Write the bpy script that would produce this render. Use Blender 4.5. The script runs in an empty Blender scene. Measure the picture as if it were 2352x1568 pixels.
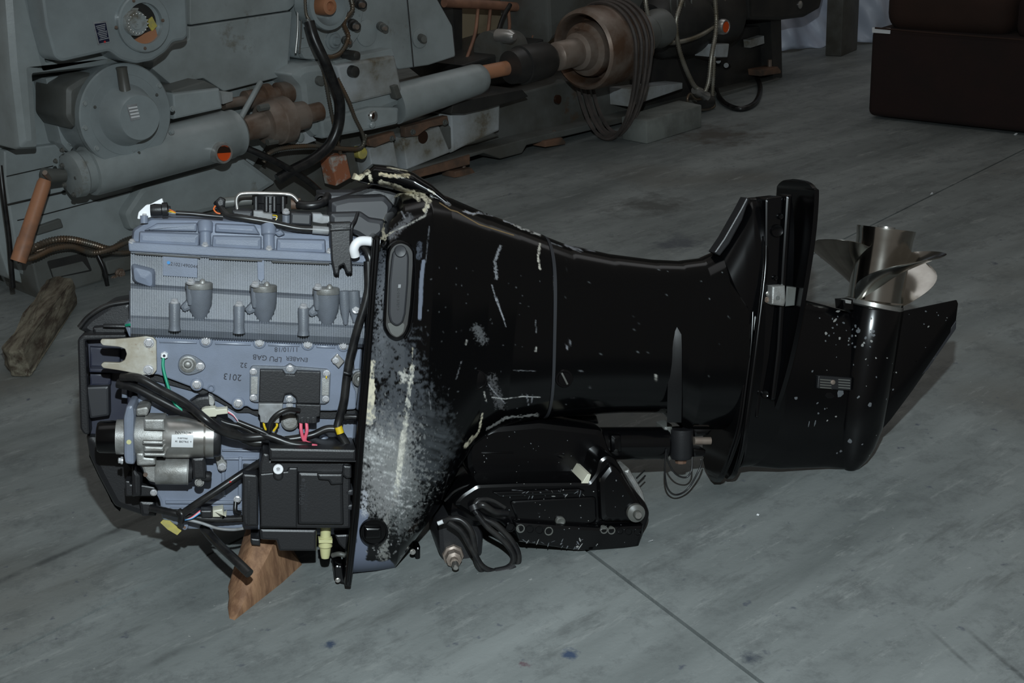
import bpy, math, random
import numpy as np
from mathutils import Vector, Matrix
random.seed(7); rng = np.random.default_rng(7)
SC = bpy.context.scene
COL = SC.collection
# ------------------------------------------------------------------ camera
FPX = 3000.0; TH = math.radians(21.5); RO = math.radians(3.2); CH = 1.35
CF = Vector((0, math.cos(TH), -math.sin(TH)))
_r0 = Vector((1, 0, 0)); _u0 = Vector((0, math.sin(TH), math.cos(TH)))
CR = math.cos(RO)*_r0 - math.sin(RO)*_u0
CU = math.sin(RO)*_r0 + math.cos(RO)*_u0
CC = Vector((0, 0, CH))
cam = bpy.data.cameras.new('camera'); cam.sensor_width = 36; cam.lens = FPX/2352*36; cam.clip_end = 200
camo = bpy.data.objects.new('camera', cam); COL.objects.link(camo)
camo.matrix_world = Matrix(((CR.x, CU.x, -CF.x, CC.x), (CR.y, CU.y, -CF.y, CC.y), (CR.z, CU.z, -CF.z, CC.z), (0, 0, 0, 1)))
SC.camera = camo
# ------------------------------------------------------------------ light
wd = bpy.data.worlds.new('world'); SC.world = wd; wd.use_nodes = True
wd.node_tree.nodes['Background'].inputs[0].default_value = (1.0, .93, .84, 1)
wd.node_tree.nodes['Background'].inputs[1].default_value = .095
fl = bpy.data.lights.new('camera_flash', 'SPOT'); fl.energy = 265; fl.shadow_soft_size = .025
fl.spot_size = math.radians(86); fl.spot_blend = 1.; fl.color = (.83, .95, 1.0)
flo = bpy.data.objects.new('camera_flash', fl); COL.objects.link(flo)
flo.location = CC + CU*.48 + CR*.02
_d = (CC + CF*2.6 + CR*.05 - flo.location)
flo.rotation_euler = _d.to_track_quat('-Z', 'Y').to_euler()
for i_, (x_, y_) in enumerate(((-1.5, 3.0), (3.0, 8.5))):   # two unseen overhead fill lamps, added to lift the ambient light
    sk = bpy.data.lights.new('overhead_fill', 'AREA'); sk.shape = 'RECTANGLE'; sk.size = 6; sk.size_y = 3; sk.energy = 33; sk.color = (.96, .98, 1.)
    so = bpy.data.objects.new('overhead_fill', sk); COL.objects.link(so); so.location = (x_, y_, 6.5)
VS = SC.view_settings
VS.view_transform = 'Standard'; VS.look = 'None'; VS.exposure = 0; VS.gamma = 1; VS.use_curve_mapping = False

def ray(px, py): return CF + CR*((px-1176)/FPX) - CU*((py-784)/FPX)
def FLR(px, py, z=0.0):
    r = ray(px, py); return CC + r*((z-CC.z)/r.z)
def proj(p):
    d = p-CC; z = d.dot(CF); return 1176+FPX*d.dot(CR)/z, 784-FPX*d.dot(CU)/z
# ------------------------------------------------------------------ materials
def lin(c):
    return tuple(((x/255)/12.92 if x/255 <= .04045 else ((x/255+.055)/1.055)**2.4) for x in c)
def mat(name, col, rough=.5, metal=0., col2=None, sc=8., amt=1., bump=0., bsc=60., spec=.5, wear=False, stain=None, ssc=4., sthr=.6, coat=0., stretch=None, lo=.4, hi=.62):
    m = bpy.data.materials.new(name); m.use_nodes = True
    nt = m.node_tree; N = nt.nodes; K = nt.links; b = N['Principled BSDF']
    b.inputs['Base Color'].default_value = (*col, 1); b.inputs['Roughness'].default_value = rough
    b.inputs['Metallic'].default_value = metal; b.inputs['Specular IOR Level'].default_value = spec
    b.inputs['Coat Weight'].default_value = coat; b.inputs['Coat Roughness'].default_value = .06
    tc = N.new('ShaderNodeTexCoord'); co = tc.outputs['Object']
    if stretch:
        mp = N.new('ShaderNodeMapping'); mp.inputs['Scale'].default_value = stretch; K.new(co, mp.inputs[0]); co = mp.outputs[0]
    cur = None
    def noise(s, d=6, r=.6):
        n = N.new('ShaderNodeTexNoise'); n.inputs['Scale'].default_value = s; n.inputs['Detail'].default_value = d
        n.inputs['Roughness'].default_value = r; K.new(co, n.inputs['Vector']); return n.outputs['Fac']
    def ramp(src, a, bb):
        r = N.new('ShaderNodeMapRange'); r.inputs['From Min'].default_value = a; r.inputs['From Max'].default_value = bb
        K.new(src, r.inputs['Value']); return r.outputs['Result']
    def mix(fac, a, c):
        x = N.new('ShaderNodeMix'); x.data_type = 'RGBA'; K.new(fac, x.inputs[0])
        for s, v in ((x.inputs[6], a), (x.inputs[7], c)):
            if isinstance(v, tuple): s.default_value = (*v[:3], 1)
            else: K.new(v, s)
        return x.outputs[2]
    if col2 is not None: cur = mix(ramp(noise(sc), lo, hi), col, col2)
    if stain is not None: cur = mix(ramp(noise(ssc, 8, .7), sthr, sthr+.08), cur or col, stain)
    if wear:
        a = N.new('ShaderNodeAttribute'); a.attribute_name = 'wear'
        cur = mix(a.outputs['Alpha'], cur or col, a.outputs['Color'])
        rr = N.new('ShaderNodeMapRange'); K.new(a.outputs['Alpha'], rr.inputs['Value'])
        rr.inputs['To Min'].default_value = rough; rr.inputs['To Max'].default_value = .7; K.new(rr.outputs[0], b.inputs['Roughness'])
    if cur is not None: K.new(cur, b.inputs['Base Color'])
    if bump:
        bp = N.new('ShaderNodeBump'); bp.inputs['Strength'].default_value = bump; bp.inputs['Distance'].default_value = .002
        K.new(noise(bsc, 3), bp.inputs['Height']); K.new(bp.outputs[0], b.inputs['Normal'])
    return m
M_ = {}
def D(k, *a, **kw): M_[k] = mat(k, *a, **kw)
D('black_gloss', (.0016, .0017, .002), .14, wear=True, spec=.4)
D('black_satin', (.002, .002, .0025), .3)
D('black_paint', (.0018, .0018, .0022), .2, spec=.42, stain=(.09, .095, .1), ssc=22, sthr=.76)
D('black_bracket', (.002, .002, .0024), .2, spec=.42, stain=(.06, .062, .065), ssc=24, sthr=.68)
D('black_plastic', (.013, .013, .0145), .42, bump=.15, bsc=300, stain=(.05, .05, .05), ssc=25, sthr=.72)
D('grey_plastic', (.026, .027, .031), .45, stain=(.12, .12, .12), ssc=14, sthr=.68)
D('rubber', (.008, .008, .009), .33, col2=(.022, .021, .02), sc=30)
D('conduit', (.13, .12, .10), .35, .5, col2=(.16, .10, .06), sc=9)
D('conduit_silver', (.36, .34, .29), .32, .5, col2=(.2, .17, .12), sc=9)
D('engine_grey', (.21, .24, .31), .32, col2=(.185, .21, .265), sc=14, bump=.08, bsc=400, spec=.5)
D('engine_cast', (.155, .17, .2), .42, col2=(.13, .142, .162), sc=18, bump=.25, bsc=500)
D('navy_plastic', (.022, .024, .042), .4, col2=(.034, .037, .055), sc=7)
D('aluminium', (.36, .36, .35), .48, .55, col2=(.24, .235, .22), sc=40, bump=.2, bsc=400)
D('steel', (.55, .54, .52), .3, .85, col2=(.4, .38, .35), sc=16)
D('bolt_steel', (.68, .68, .7), .28, .55)
D('bracket_steel', (.5, .48, .42), .45, .45, col2=(.36, .32, .25), sc=25, stain=(.2, .085, .035), ssc=13, sthr=.6)
D('chrome', (.60, .585, .54), .15, 1., col2=(.47, .45, .41), sc=10)
D('prop_worn', (.33, .31, .27), .5, .6, col2=(.22, .2, .17), sc=30)
D('white_gloss', (.9, .9, .92), .3)
D('white_label', (.72, .73, .74), .5)
D('ink', (.02, .02, .03), .6)
D('ivory', (.62, .6, .48), .4)
D('pale_yellow', (.6, .58, .3), .4)
D('yellow', (.75, .52, .02), .45)
D('dirty_yellow', (.55, .46, .09), .55, col2=(.4, .35, .12), sc=40)
D('green', (.01, .3, .17), .35)
D('pink', (.8, .13, .2), .4)
D('red', (.6, .03, .03), .4)
D('orange_wire', (.7, .14, .02), .4)
D('connector_grey', (.3, .31, .32), .45, col2=(.2, .2, .2), sc=30)
D('blue', (.03, .25, .6), .4)
D('machine_grey', (.335, .37, .375), .3, col2=(.225, .245, .24), sc=5, stain=(.15, .135, .105), ssc=3.4, sthr=.6, bump=.10, bsc=70, lo=.36, hi=.72)
D('machine_blue', (.295, .335, .345), .26, col2=(.21, .235, .24), sc=5, lo=.36, hi=.72, bump=.06, bsc=60, stain=(.17, .17, .15), ssc=3.2, sthr=.66, coat=.2)
D('machine_dark', (.12, .125, .118), .42, col2=(.08, .078, .068), sc=4, stain=(.1, .06, .035), ssc=3, sthr=.63)
D('machine_black', (.02, .02, .02), .4, col2=(.035, .033, .03), sc=6)
D('machine_pale', (.42, .445, .46), .45, col2=(.22, .215, .19), sc=4, stain=(.12, .09, .05), ssc=4, sthr=.58)
D('rust', (.2, .11, .07), .6, .1, col2=(.085, .06, .045), sc=9, bump=.3, bsc=80)
D('rust_steel', (.27, .22, .185), .42, .4, col2=(.14, .08, .05), sc=5, bump=.1, bsc=80)
D('orange_paint', (.42, .19, .10), .5, col2=(.22, .12, .08), sc=5, lo=.52, hi=.68)
D('orange_box', (.36, .13, .065), .55, col2=(.42, .4, .36), sc=16, lo=.5, hi=.6)
D('sight_red', (.75, .09, .012), .25)
D('oil_dark', (.03, .012, .006), .3)
D('chrome_ring', (.55, .54, .52), .3, .8)
D('plate_navy', (.012, .016, .04), .35)
D('belt', (.05, .042, .038), .62, col2=(.085, .068, .06), sc=14)
D('wood_fresh', (.30, .165, .09), .75, col2=(.17, .085, .045), sc=10, stretch=(6, 6, 1.2), bump=.6, bsc=30)
D('wood_old', (.19, .17, .125), .85, col2=(.06, .042, .028), sc=9, stretch=(5, 1.0, 5), bump=1., bsc=24, stain=(.30, .28, .22), ssc=7, sthr=.6)
D('block_concrete', (.2, .215, .2), .8, col2=(.12, .125, .115), sc=7, bump=.4, bsc=60)
D('sofa_fabric', (.017, .0055, .004), .9, col2=(.012, .0045, .0035), sc=4, bump=.15, bsc=300)
D('sofa_cushion', (.03, .012, .007), .9, col2=(.022, .009, .005), sc=4, bump=.15, bsc=300)
D('tarp', (.56, .62, .74), .42, col2=(.44, .49, .6), sc=3)
D('grey_steel', (.12, .12, .11), .5, col2=(.07, .066, .055), sc=5)
D('copper_hose', (.32, .16, .10), .5, col2=(.2, .1, .065), sc=8)
D('wall_brown', (.28, .22, .14), .8, col2=(.14, .1, .06), sc=3)
D('chip_grey', (.10, .107, .115), .6)
D('chip_pale', (.24, .24, .23), .6)
D('cream_wear', (.66, .6, .44), .7, col2=(.5, .44, .3), sc=60, bump=.5, bsc=120)
# concrete floor
def floor_mat():
    m = bpy.data.materials.new('concrete_floor'); m.use_nodes = True
    nt = m.node_tree; N = nt.nodes; K = nt.links; b = N['Principled BSDF']; b.inputs['Roughness'].default_value = .55
    g = N.new('ShaderNodeNewGeometry'); co = g.outputs['Position']
    mp = N.new('ShaderNodeMapping'); mp.vector_type = 'TEXTURE'; mp.inputs['Rotation'].default_value = (0, 0, math.radians(38)); mp.inputs['Scale'].default_value = (2.6, .62, 1); K.new(co, mp.inputs[0])
    def noise(v, s, d, r):
        n = N.new('ShaderNodeTexNoise'); n.inputs['Scale'].default_value = s; n.inputs['Detail'].default_value = d; n.inputs['Roughness'].default_value = r
        K.new(v, n.inputs['Vector']); return n.outputs['Fac']
    def ramp(src, a, c):
        r = N.new('ShaderNodeMapRange'); r.inputs['From Min'].default_value = a; r.inputs['From Max'].default_value = c; K.new(src, r.inputs['Value']); return r.outputs[0]
    def mix(f, a, c):
        x = N.new('ShaderNodeMix'); x.data_type = 'RGBA'; K.new(f, x.inputs[0])
        for s, v in ((x.inputs[6], a), (x.inputs[7], c)):
            if isinstance(v, tuple): s.default_value = (*v, 1)
            else: K.new(v, s)
        return x.outputs[2]
    c = mix(ramp(noise(mp.outputs[0], 2.2, 8, .62), .34, .66), (.135, .15, .147), (.265, .285, .28))
    c = mix(ramp(noise(mp.outputs[0], 7, 8, .75), .55, .74), c, (.10, .108, .105))
    c = mix(ramp(noise(co, 1.1, 4, .5), .56, .76), c, (.13, .125, .108))
    c = mix(ramp(noise(co, 26, 3, .6), .66, .76), c, (.085, .095, .12))
    c = mix(ramp(noise(co, 9, 8, .8), .50, .72), c, (.115, .125, .125))
    c = mix(ramp(noise(mp.outputs[0], 13, 6, .8), .56, .75), c, (.33, .345, .335))
    for x_, y_, r_, k_ in ((1308, 1500, .022, (.05, .075, .13)), (755, 1478, .018, (.05, .07, .11)), (1205, 1527, .016, (.12, .06, .075)), (1720, 1515, .03, (.06, .07, .085)), (1500, 470, .2, (.10, .105, .10)), (1640, 310, .28, (.085, .08, .07)), (1560, 560, .12, (.09, .10, .11))):
        w_ = N.new('ShaderNodeVectorMath'); w_.operation = 'DISTANCE'; K.new(co, w_.inputs[0]); w_.inputs[1].default_value = tuple(FLR(x_, y_))
        a_ = N.new('ShaderNodeMath'); a_.operation = 'MULTIPLY_ADD'; K.new(noise(co, 3.5/r_**.6, 5, .7), a_.inputs[0]); a_.inputs[1].default_value = r_*2.6; K.new(w_.outputs['Value'], a_.inputs[2])
        c = mix(ramp(a_.outputs[0], r_*2.1, r_*1.5), c, k_)
    c = mix(ramp(noise(co, 60, 2, .5), .74, .78), c, (.34, .35, .34))
    def vm(op, a, bb):   # stained saw-cut lines across the slabs
        x = N.new('ShaderNodeVectorMath'); x.operation = op; K.new(a, x.inputs[0]); x.inputs[1].default_value = bb; return x.outputs['Value'] if op == 'DOT_PRODUCT' else x.outputs[0]
    def mt(op, a, bb=None):
        x = N.new('ShaderNodeMath'); x.operation = op; K.new(a, x.inputs[0])
        if bb is not None:
            if isinstance(bb, (int, float)): x.inputs[1].default_value = bb
            else: K.new(bb, x.inputs[1])
        return x.outputs[0]
    for A, B, hw, st in ((FLR(-100, 1378), FLR(420, 1150), .013, .8), (FLR(2205, 1432), FLR(2420, 1615), .007, .7), (FLR(2120, 1432), FLR(2260, 1560), .006, .5), (FLR(440, 1480), FLR(545, 1428), .012, .6), (FLR(300, 1548), FLR(460, 1468), .014, .55), (FLR(1840, 700), FLR(1990, 600), .02, .35)):
        d = (B-A); L_ = d.length; d = d/L_; n_ = Vector((-d.y, d.x, 0)); pp = vm('SUBTRACT', co, tuple(A))
        m1 = ramp(mt('ABSOLUTE', vm('DOT_PRODUCT', pp, tuple(n_))), hw, hw*.25)
        al = vm('DOT_PRODUCT', pp, tuple(d)); m2 = mt('MULTIPLY', ramp(al, 0., .06), ramp(al, L_, L_-.06))
        c = mix(mt('MULTIPLY', mt('MULTIPLY', m1, m2), mt('MULTIPLY', ramp(noise(co, 18, 4, .7), .25, .6), st)), c, (.055, .06, .06))
    K.new(c, b.inputs['Base Color'])
    bp = N.new('ShaderNodeBump'); bp.inputs['Strength'].default_value = .25; bp.inputs['Distance'].default_value = .003
    K.new(noise(co, 70, 6, .7), bp.inputs['Height']); K.new(bp.outputs[0], b.inputs['Normal'])
    return m
M_['floor'] = floor_mat()
# ------------------------------------------------------------------ mesh helpers
def mk(name, v, f, m, parent=None, ang=38, frame=None):
    me = bpy.data.meshes.new(name); me.from_pydata([tuple(p) for p in v], [], f); me.validate(verbose=False)
    me.polygons.foreach_set('use_smooth', [True]*len(me.polygons)); me.set_sharp_from_angle(angle=math.radians(ang))
    me.materials.append(M_[m]); me.update()
    o = bpy.data.objects.new(name, me); COL.objects.link(o)
    if parent is not None: o.parent = parent
    return o
def tag(o, label, cat, group=None, kind=None):
    o['label'] = label; o['category'] = cat
    if group: o['group'] = group
    if kind: o['kind'] = kind
    return o
def area(p): return sum(p[i][0]*p[(i+1) % len(p)][1]-p[(i+1) % len(p)][0]*p[i][1] for i in range(len(p)))/2
def fillet(p, r, n=4):
    if r <= 0: return [Vector(q) for q in p]
    out = []; k = len(p)
    for i in range(k):
        a, b, c = Vector(p[i-1]), Vector(p[i]), Vector(p[(i+1) % k])
        d1, d2 = a-b, c-b; l1, l2 = d1.length, d2.length
        if l1 < 1e-6 or l2 < 1e-6: out.append(b); continue
        if d1.angle(d2) > 2.9: out.append(b); continue
        rr = min(r, l1*.45, l2*.45); s, e = b+d1/l1*rr, b+d2/l2*rr
        for j in range(n+1):
            t = j/n; out.append(s*(1-t)**2+b*2*t*(1-t)+e*t*t)
    return out
def inset(p, d):
    out = []; k = len(p)
    for i in range(k):
        a, b, c = Vector(p[i-1]), Vector(p[i]), Vector(p[(i+1) % k])
        e1 = (b-a); e2 = (c-b)
        e1 = e1.normalized() if e1.length > 1e-9 else e2.normalized(); e2 = e2.normalized() if e2.length > 1e-9 else e1
        n1 = Vector((-e1.y, e1.x)); n2 = Vector((-e2.y, e2.x)); n = n1+n2
        if n.length < 1e-6: n = n1
        n.normalize(); q = max(.45, n.dot(n1)); out.append(b+n*(d/q))
    return out
def prism_mesh(p, c0, c1, ch=0., r=0.):
    p = [Vector(q[:2]) for q in p]
    if area(p) < 0: p.reverse()
    n0 = len(p); me_ = min((p[i]-p[i-1]).length for i in range(n0)); ch = min(ch, abs(c1-c0)*.9)
    if ch > .4*me_:   # drop tiny edges so that a wide chamfer stays clean
        q = [p[0]]
        for a in p[1:]:
            if (a-q[-1]).length > ch*.9: q.append(a)
        if len(q) >= 4: p = q
        me_ = min((p[i]-p[i-1]).length for i in range(len(p))); ch = min(ch, .45*me_)
    n0 = len(p)
    skip = [(p[i-1]-p[i]).angle(p[(i+1) % n0]-p[i]) > 2.9 for i in range(n0)]
    def fil(pp, rr):
        if rr <= 0: return pp
        out = []
        for i in range(n0):
            b = pp[i]
            if skip[i]: out.append(b); continue
            d1, d2 = pp[i-1]-b, pp[(i+1) % n0]-b; l1, l2 = max(d1.length, 1e-7), max(d2.length, 1e-7); k = min(rr, l1*.45, l2*.45); s_, e_ = b+d1/l1*k, b+d2/l2*k
            for t in (0, .25, .5, .75, 1): out.append(s_*(1-t)**2+b*2*t*(1-t)+e_*t*t)
        return out
    base = fil(p, r); k = len(base); rings = [[(q.x, q.y, c0) for q in base]]
    if ch > 0:
        rings.append([(q.x, q.y, c1-ch) for q in base])
        rings.append([(q.x, q.y, c1-ch*.3) for q in fil(inset(p, ch*.3), r)])
        rings.append([(q.x, q.y, c1) for q in fil(inset(p, ch), r)])
    else: rings.append([(q.x, q.y, c1) for q in base])
    v = sum(rings, []); f = []
    for q in range(len(rings)-1):
        for i in range(k):
            j = (i+1) % k; f.append((q*k+i, q*k+j, (q+1)*k+j, (q+1)*k+i))
    f.append(tuple(range((len(rings)-1)*k, len(rings)*k))); f.append(tuple(reversed(range(k))))
    return v, f
def lathe_mesh(A, ax, prof, seg=24, sq=None):
    """prof: list of (distance along ax, radius)"""
    ax = ax.normalized(); t = Vector((0, 0, 1)) if abs(ax.z) < .9 else Vector((1, 0, 0))
    x = ax.cross(t).normalized(); y = ax.cross(x)
    v = []; f = []
    for d, r in prof:
        for i in range(seg):
            a = 2*math.pi*i/seg; v.append(A+ax*d+(x*math.cos(a)+y*math.sin(a))*max(r, 1e-5))
    n = len(prof)
    for q in range(n-1):
        for i in range(seg):
            j = (i+1) % seg; f.append((q*seg+j, q*seg+i, (q+1)*seg+i, (q+1)*seg+j))
    f.append(tuple(range(seg))); f.append(tuple(reversed(range((n-1)*seg, n*seg))))
    return v, f
def catmull(P, per=8, closed=False):
    P = [Vector(p) for p in P]; n = len(P)
    if n < 3 and not closed: return [P[0].lerp(P[-1], i/per) for i in range(per+1)]
    out = []
    for i in range(n if closed else n-1):
        p1, p2 = P[i], P[(i+1) % n]
        p0 = P[i-1] if (i > 0 or closed) else p1*2-p2
        p3 = P[(i+2) % n] if (i+2 < n or closed) else p2*2-p1
        for j in range(per):
            t = j/per
            out.append(.5*((2*p1)+(p2-p0)*t+(2*p0-5*p1+4*p2-p3)*t*t+(3*p1-p0-3*p2+p3)*t**3))
    if not closed: out.append(P[-1])
    return out
def tube_mesh(P, r, seg=10, closed=False, corr=0., pitch=.006, per=8, flat=1.):
    P = catmull(P, per, closed)
    if corr > 0:
        L = [0.]
        for i in range(1, len(P)): L.append(L[-1]+(P[i]-P[i-1]).length)
        n = max(4, int(L[-1]/pitch)*2); Q = []; k = 0
        for i in range(n+1):
            s = L[-1]*i/n
            while k < len(L)-2 and L[k+1] < s: k += 1
            Q.append(P[k].lerp(P[k+1], (s-L[k])/max(1e-9, L[k+1]-L[k])))
        P = Q
    n = len(P); v = []; f = []
    T = [(P[(i+1) % n]-P[i-1] if closed else P[min(i+1, n-1)]-P[max(i-1, 0)]).normalized() for i in range(n)]
    t0 = T[0]; x = t0.cross(Vector((0, 0, 1)) if abs(t0.z) < .9 else Vector((0, 1, 0))).normalized()
    for i in range(n):
        t = T[i]; x = (x-t*x.dot(t)).normalized(); y = t.cross(x)
        rr = r*(1-(corr if i % 2 else 0))
        for k in range(seg):
            a = 2*math.pi*k/seg; v.append(P[i]+x*math.cos(a)*rr+y*math.sin(a)*rr*flat)
    for i in range(n if closed else n-1):
        q = (i+1) % n
        for k in range(seg):
            j = (k+1) % seg; f.append((i*seg+k, i*seg+j, q*seg+j, q*seg+k))
    if not closed: f.append(tuple(reversed(range(seg)))); f.append(tuple(range((n-1)*seg, n*seg)))
    return v, f
def join(*ms):
    v = []; f = []
    for a, b in ms:
        o = len(v); v += list(a); f += [tuple(i+o for i in q) for q in b]
    return v, f
# shared bolt mesh, unit flange radius, axis +z
def _bolt_mesh(hexr, dome):
    Z = Vector((0, 0, 1)); O = Vector((0, 0, 0))
    a = lathe_mesh(O, Z, [(-.3, 1.), (.12, 1.), (.2, .93)], 14)
    b = lathe_mesh(O, Z, [(.15, hexr), (.72, hexr), (.82, hexr*.86)], 6)
    c = lathe_mesh(O, Z, [(.8, hexr*.5), (.86, hexr*.42)], 10)
    v, f = join(a, b, c)
    me = bpy.data.meshes.new('bolt'); me.from_pydata([tuple(p) for p in v], [], f)
    me.polygons.foreach_set('use_smooth', [True]*len(me.polygons)); me.set_sharp_from_angle(angle=math.radians(35))
    return me
BOLT = {}
def bolt_me(m):
    if m not in BOLT:
        me = _bolt_mesh(.74, 0); me.materials.append(M_[m]); BOLT[m] = me
    return BOLT[m]
class Fr:
    def __init__(s, name, O, e1, e2, label, cat):
        s.O = O; s.e1 = e1.normalized(); s.e2 = (e2-s.e1*e2.dot(s.e1)).normalized(); s.e3 = s.e1.cross(s.e2)
        s.root = bpy.data.objects.new(name, None); s.root.empty_display_size = .1; COL.objects.link(s.root)
        a, b, c = s.e1, s.e2, s.e3
        s.root.matrix_world = Matrix(((a.x, b.x, c.x, O.x), (a.y, b.y, c.y, O.y), (a.z, b.z, c.z, O.z), (0, 0, 0, 1)))
        tag(s.root, label, cat)
    def L(s, px, py, c=0.):
        r = ray(px, py); t = ((s.O-CC).dot(s.e3)+c)/r.dot(s.e3); p = CC+r*t-s.O
        return Vector((p.dot(s.e1), p.dot(s.e2), c))
    def W(s, p): return s.O+s.e1*p[0]+s.e2*p[1]+s.e3*p[2]
    def loc(s, P): p = P-s.O; return Vector((p.dot(s.e1), p.dot(s.e2), p.dot(s.e3)))
    def mpp(s, px, py, c=0.): r = ray(px, py); return ((s.O-CC).dot(s.e3)+c)/r.dot(s.e3)/FPX
    def par(s, p): return s.root if p is None else p
    def prism(s, name, pts, c0, c1, m, p=None, r=0., ch=.0015, cm=None):
        q = [s.L(x, y, c1 if cm is None else cm) for x, y in pts]; sc = s.mpp(*pts[0], c1)
        v, f = prism_mesh([a.xy for a in q], c0, c1, ch, r*sc); o = mk(name, v, f, m, s.par(p)); o.data.polygons[-2].use_smooth = False; return o
    def rect(s, name, x0, y0, x1, y1, c0, c1, m, p=None, r=2., ch=.0015, sl=0.):
        """axis-aligned in the frame: corners from two pixel corners"""
        a, b = s.L(x0, y0, c1), s.L(x1, y1, c1)
        q = fillet([Vector((a.x, b.y)), Vector((b.x, b.y)), Vector((b.x, a.y)), Vector((a.x, a.y))], r*s.mpp(x0, y0, c1))
        v, f = prism_mesh(q, c0, c1, ch); return mk(name, v, f, m, s.par(p))
    def lathe(s, name, A, B, prof, m, p=None, seg=24):
        a, b = s.L(*A), s.L(*B); ax = b-a; l = ax.length; sc = s.mpp(*A)
        v, f = lathe_mesh(a, ax, [(t*l, r*sc) for t, r in prof], seg); return mk(name, v, f, m, s.par(p))
    def disc(s, name, px, py, prof, m, p=None, seg=24, cm=None):
        """axis along e3; prof (c, radius px)"""
        a = s.L(px, py, prof[-1][0] if cm is None else cm); sc = s.mpp(px, py, a.z); a.z = 0
        v, f = lathe_mesh(a, Vector((0, 0, 1)), [(c, r*sc) for c, r in prof], seg); return mk(name, v, f, m, s.par(p))
    def tube(s, name, pts, r, m, p=None, corr=0., pitch=.006, seg=10, per=8, closed=False, flat=1.):
        sc = s.mpp(*pts[0]); P = [s.L(*q) for q in pts]
        v, f = tube_mesh(P, r*sc, seg, closed, corr, pitch, per, flat); return mk(name, v, f, m, s.par(p), 60)
    def bolt(s, px, py, c, r, p=None, m='bolt_steel', axis=None, name='bolt'):
        o = bpy.data.objects.new(name, bolt_me(m)); COL.objects.link(o); o.parent = s.par(p)
        o.location = s.L(px, py, c); k = r*s.mpp(px, py, c); o.scale = (k, k, k)
        if axis is not None: o.rotation_euler = Vector(axis).to_track_quat('Z', 'Y').to_euler()
        else: o.rotation_euler = (0, 0, random.random())
        return o
    def text(s, txt, px, py, c, h, m, p=None, rot=0., name='lettering', ext=.0002, axis=None):
        cu = bpy.data.curves.new(name, 'FONT'); cu.body = txt; cu.size = h*s.mpp(px, py, c)*1.4; cu.align_x = 'CENTER'; cu.align_y = 'CENTER'; cu.extrude = ext
        cu.materials.append(M_[m]); cu.resolution_u = 3; t_ = bpy.data.objects.new(name, cu); COL.objects.link(t_); me = bpy.data.meshes.new_from_object(t_); bpy.data.objects.remove(t_); bpy.data.curves.remove(cu)
        me.name = name; o = bpy.data.objects.new(name, me); COL.objects.link(o); o.parent = s.par(p)
        o.location = s.L(px, py, c); o.rotation_euler = (0, 0, math.radians(rot)); return o
    def loft(s, name, secs, m, p=None, nu=40, nv=30, paint=None, smooth=False, bk=1.):
        """secs: (Tpx, Bpx, halfwidth, exponent[, map plane]) ; superelliptic sections, closed both sides"""
        T = []; B = []; H = []; E = []
        for q in secs:
            cm = q[4] if len(q) > 4 else 0.
            T.append(s.L(*q[0], cm).xy); B.append(s.L(*q[1], cm).xy); H.append(q[2]); E.append(q[3])
        n = len(secs); us = np.linspace(0, n-1, nu)
        def ip(A, u):
            i = min(int(u), n-2); t = u-i
            if not smooth: return A[i]*(1-t)+A[i+1]*t
            p0 = A[max(i-1, 0)]; p1 = A[i]; p2 = A[i+1]; p3 = A[min(i+2, n-1)]
            if i == 0: p0 = p1*2-p2
            if i == n-2: p3 = p2*2-p1
            return (p1*2+(p2-p0)*t+(p0*2-p1*5+p2*4-p3)*t*t+(p1*3-p0-p2*3+p3)*t**3)*.5
        tau = np.linspace(-1, 1, nv); tt = np.sin(tau*math.pi/2); v = []; f = []
        nb = max(8, nv//4); tb = np.sin(np.linspace(1, -1, nb+2)[1:-1]*math.pi/2); ring = nv+nb
        for u in us:
            a, b, h, e = ip(T, u), ip(B, u), ip(H, u), ip(E, u); c = (a+b)/2; d = (a-b)/2
            for t in tt:
                w = h*max(0., 1-abs(t)**e)**(1/2.2); q = c-d*t; v.append((q.x, q.y, w))
            for t in tb:
                w = -h*bk*max(0., 1-abs(t)**e)**(1/2.2); q = c-d*t; v.append((q.x, q.y, w))
        for i in range(nu-1):
            for k in range(ring):
                j = (k+1) % ring; f.append((i*ring+k, i*ring+j, (i+1)*ring+j, (i+1)*ring+k))
        f.append(tuple(reversed(range(ring)))); f.append(tuple(range((nu-1)*ring, nu*ring)))
        o = mk(name, v, f, m, s.par(p), 50)
        if paint is not None:
            A = np.array(v); Wp = np.array(s.O)+A[:, :1]*np.array(s.e1)+A[:, 1:2]*np.array(s.e2)+A[:, 2:]*np.array(s.e3)
            d = Wp-np.array(CC); z = d@np.array(CF); X = 1176+FPX*(d@np.array(CR))/z; Y = 784-FPX*(d@np.array(CU))/z
            col = paint(X, Y); col[A[:, 2] < -.02] = 0
            at = o.data.color_attributes.new('wear', 'FLOAT_COLOR', 'POINT'); at.data.foreach_set('color', col.astype(np.float32).ravel())
        return o
    def plate(s, name, st, th, m, p=None):
        """st: (near-edge px, py, halfwidth): thin plate in the (v,w) plane"""
        v = []; f = []; P = []
        for x, y, h in st: q = s.L(x, y, h); P.append((q, h))
        Q = catmull([Vector((q.x, q.y, h)) for q, h in P], 5); n = len(Q)
        for q in Q:
            for k in range(9):
                w = q.z*math.sin((k/8*2-1)*math.pi/2); v.append((q.x-th/2, q.y, w))
            for k in range(9):
                w = -q.z*math.sin((k/8*2-1)*math.pi/2); v.append((q.x+th/2, q.y, w))
        for i in range(n-1):
            for k in range(18):
                j = (k+1) % 18; f.append((i*18+k, i*18+j, (i+1)*18+j, (i+1)*18+k))
        f.append(tuple(reversed(range(18)))); f.append(tuple(range((n-1)*18, n*18)))
        return mk(name, v, f, m, s.par(p), 50)
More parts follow.
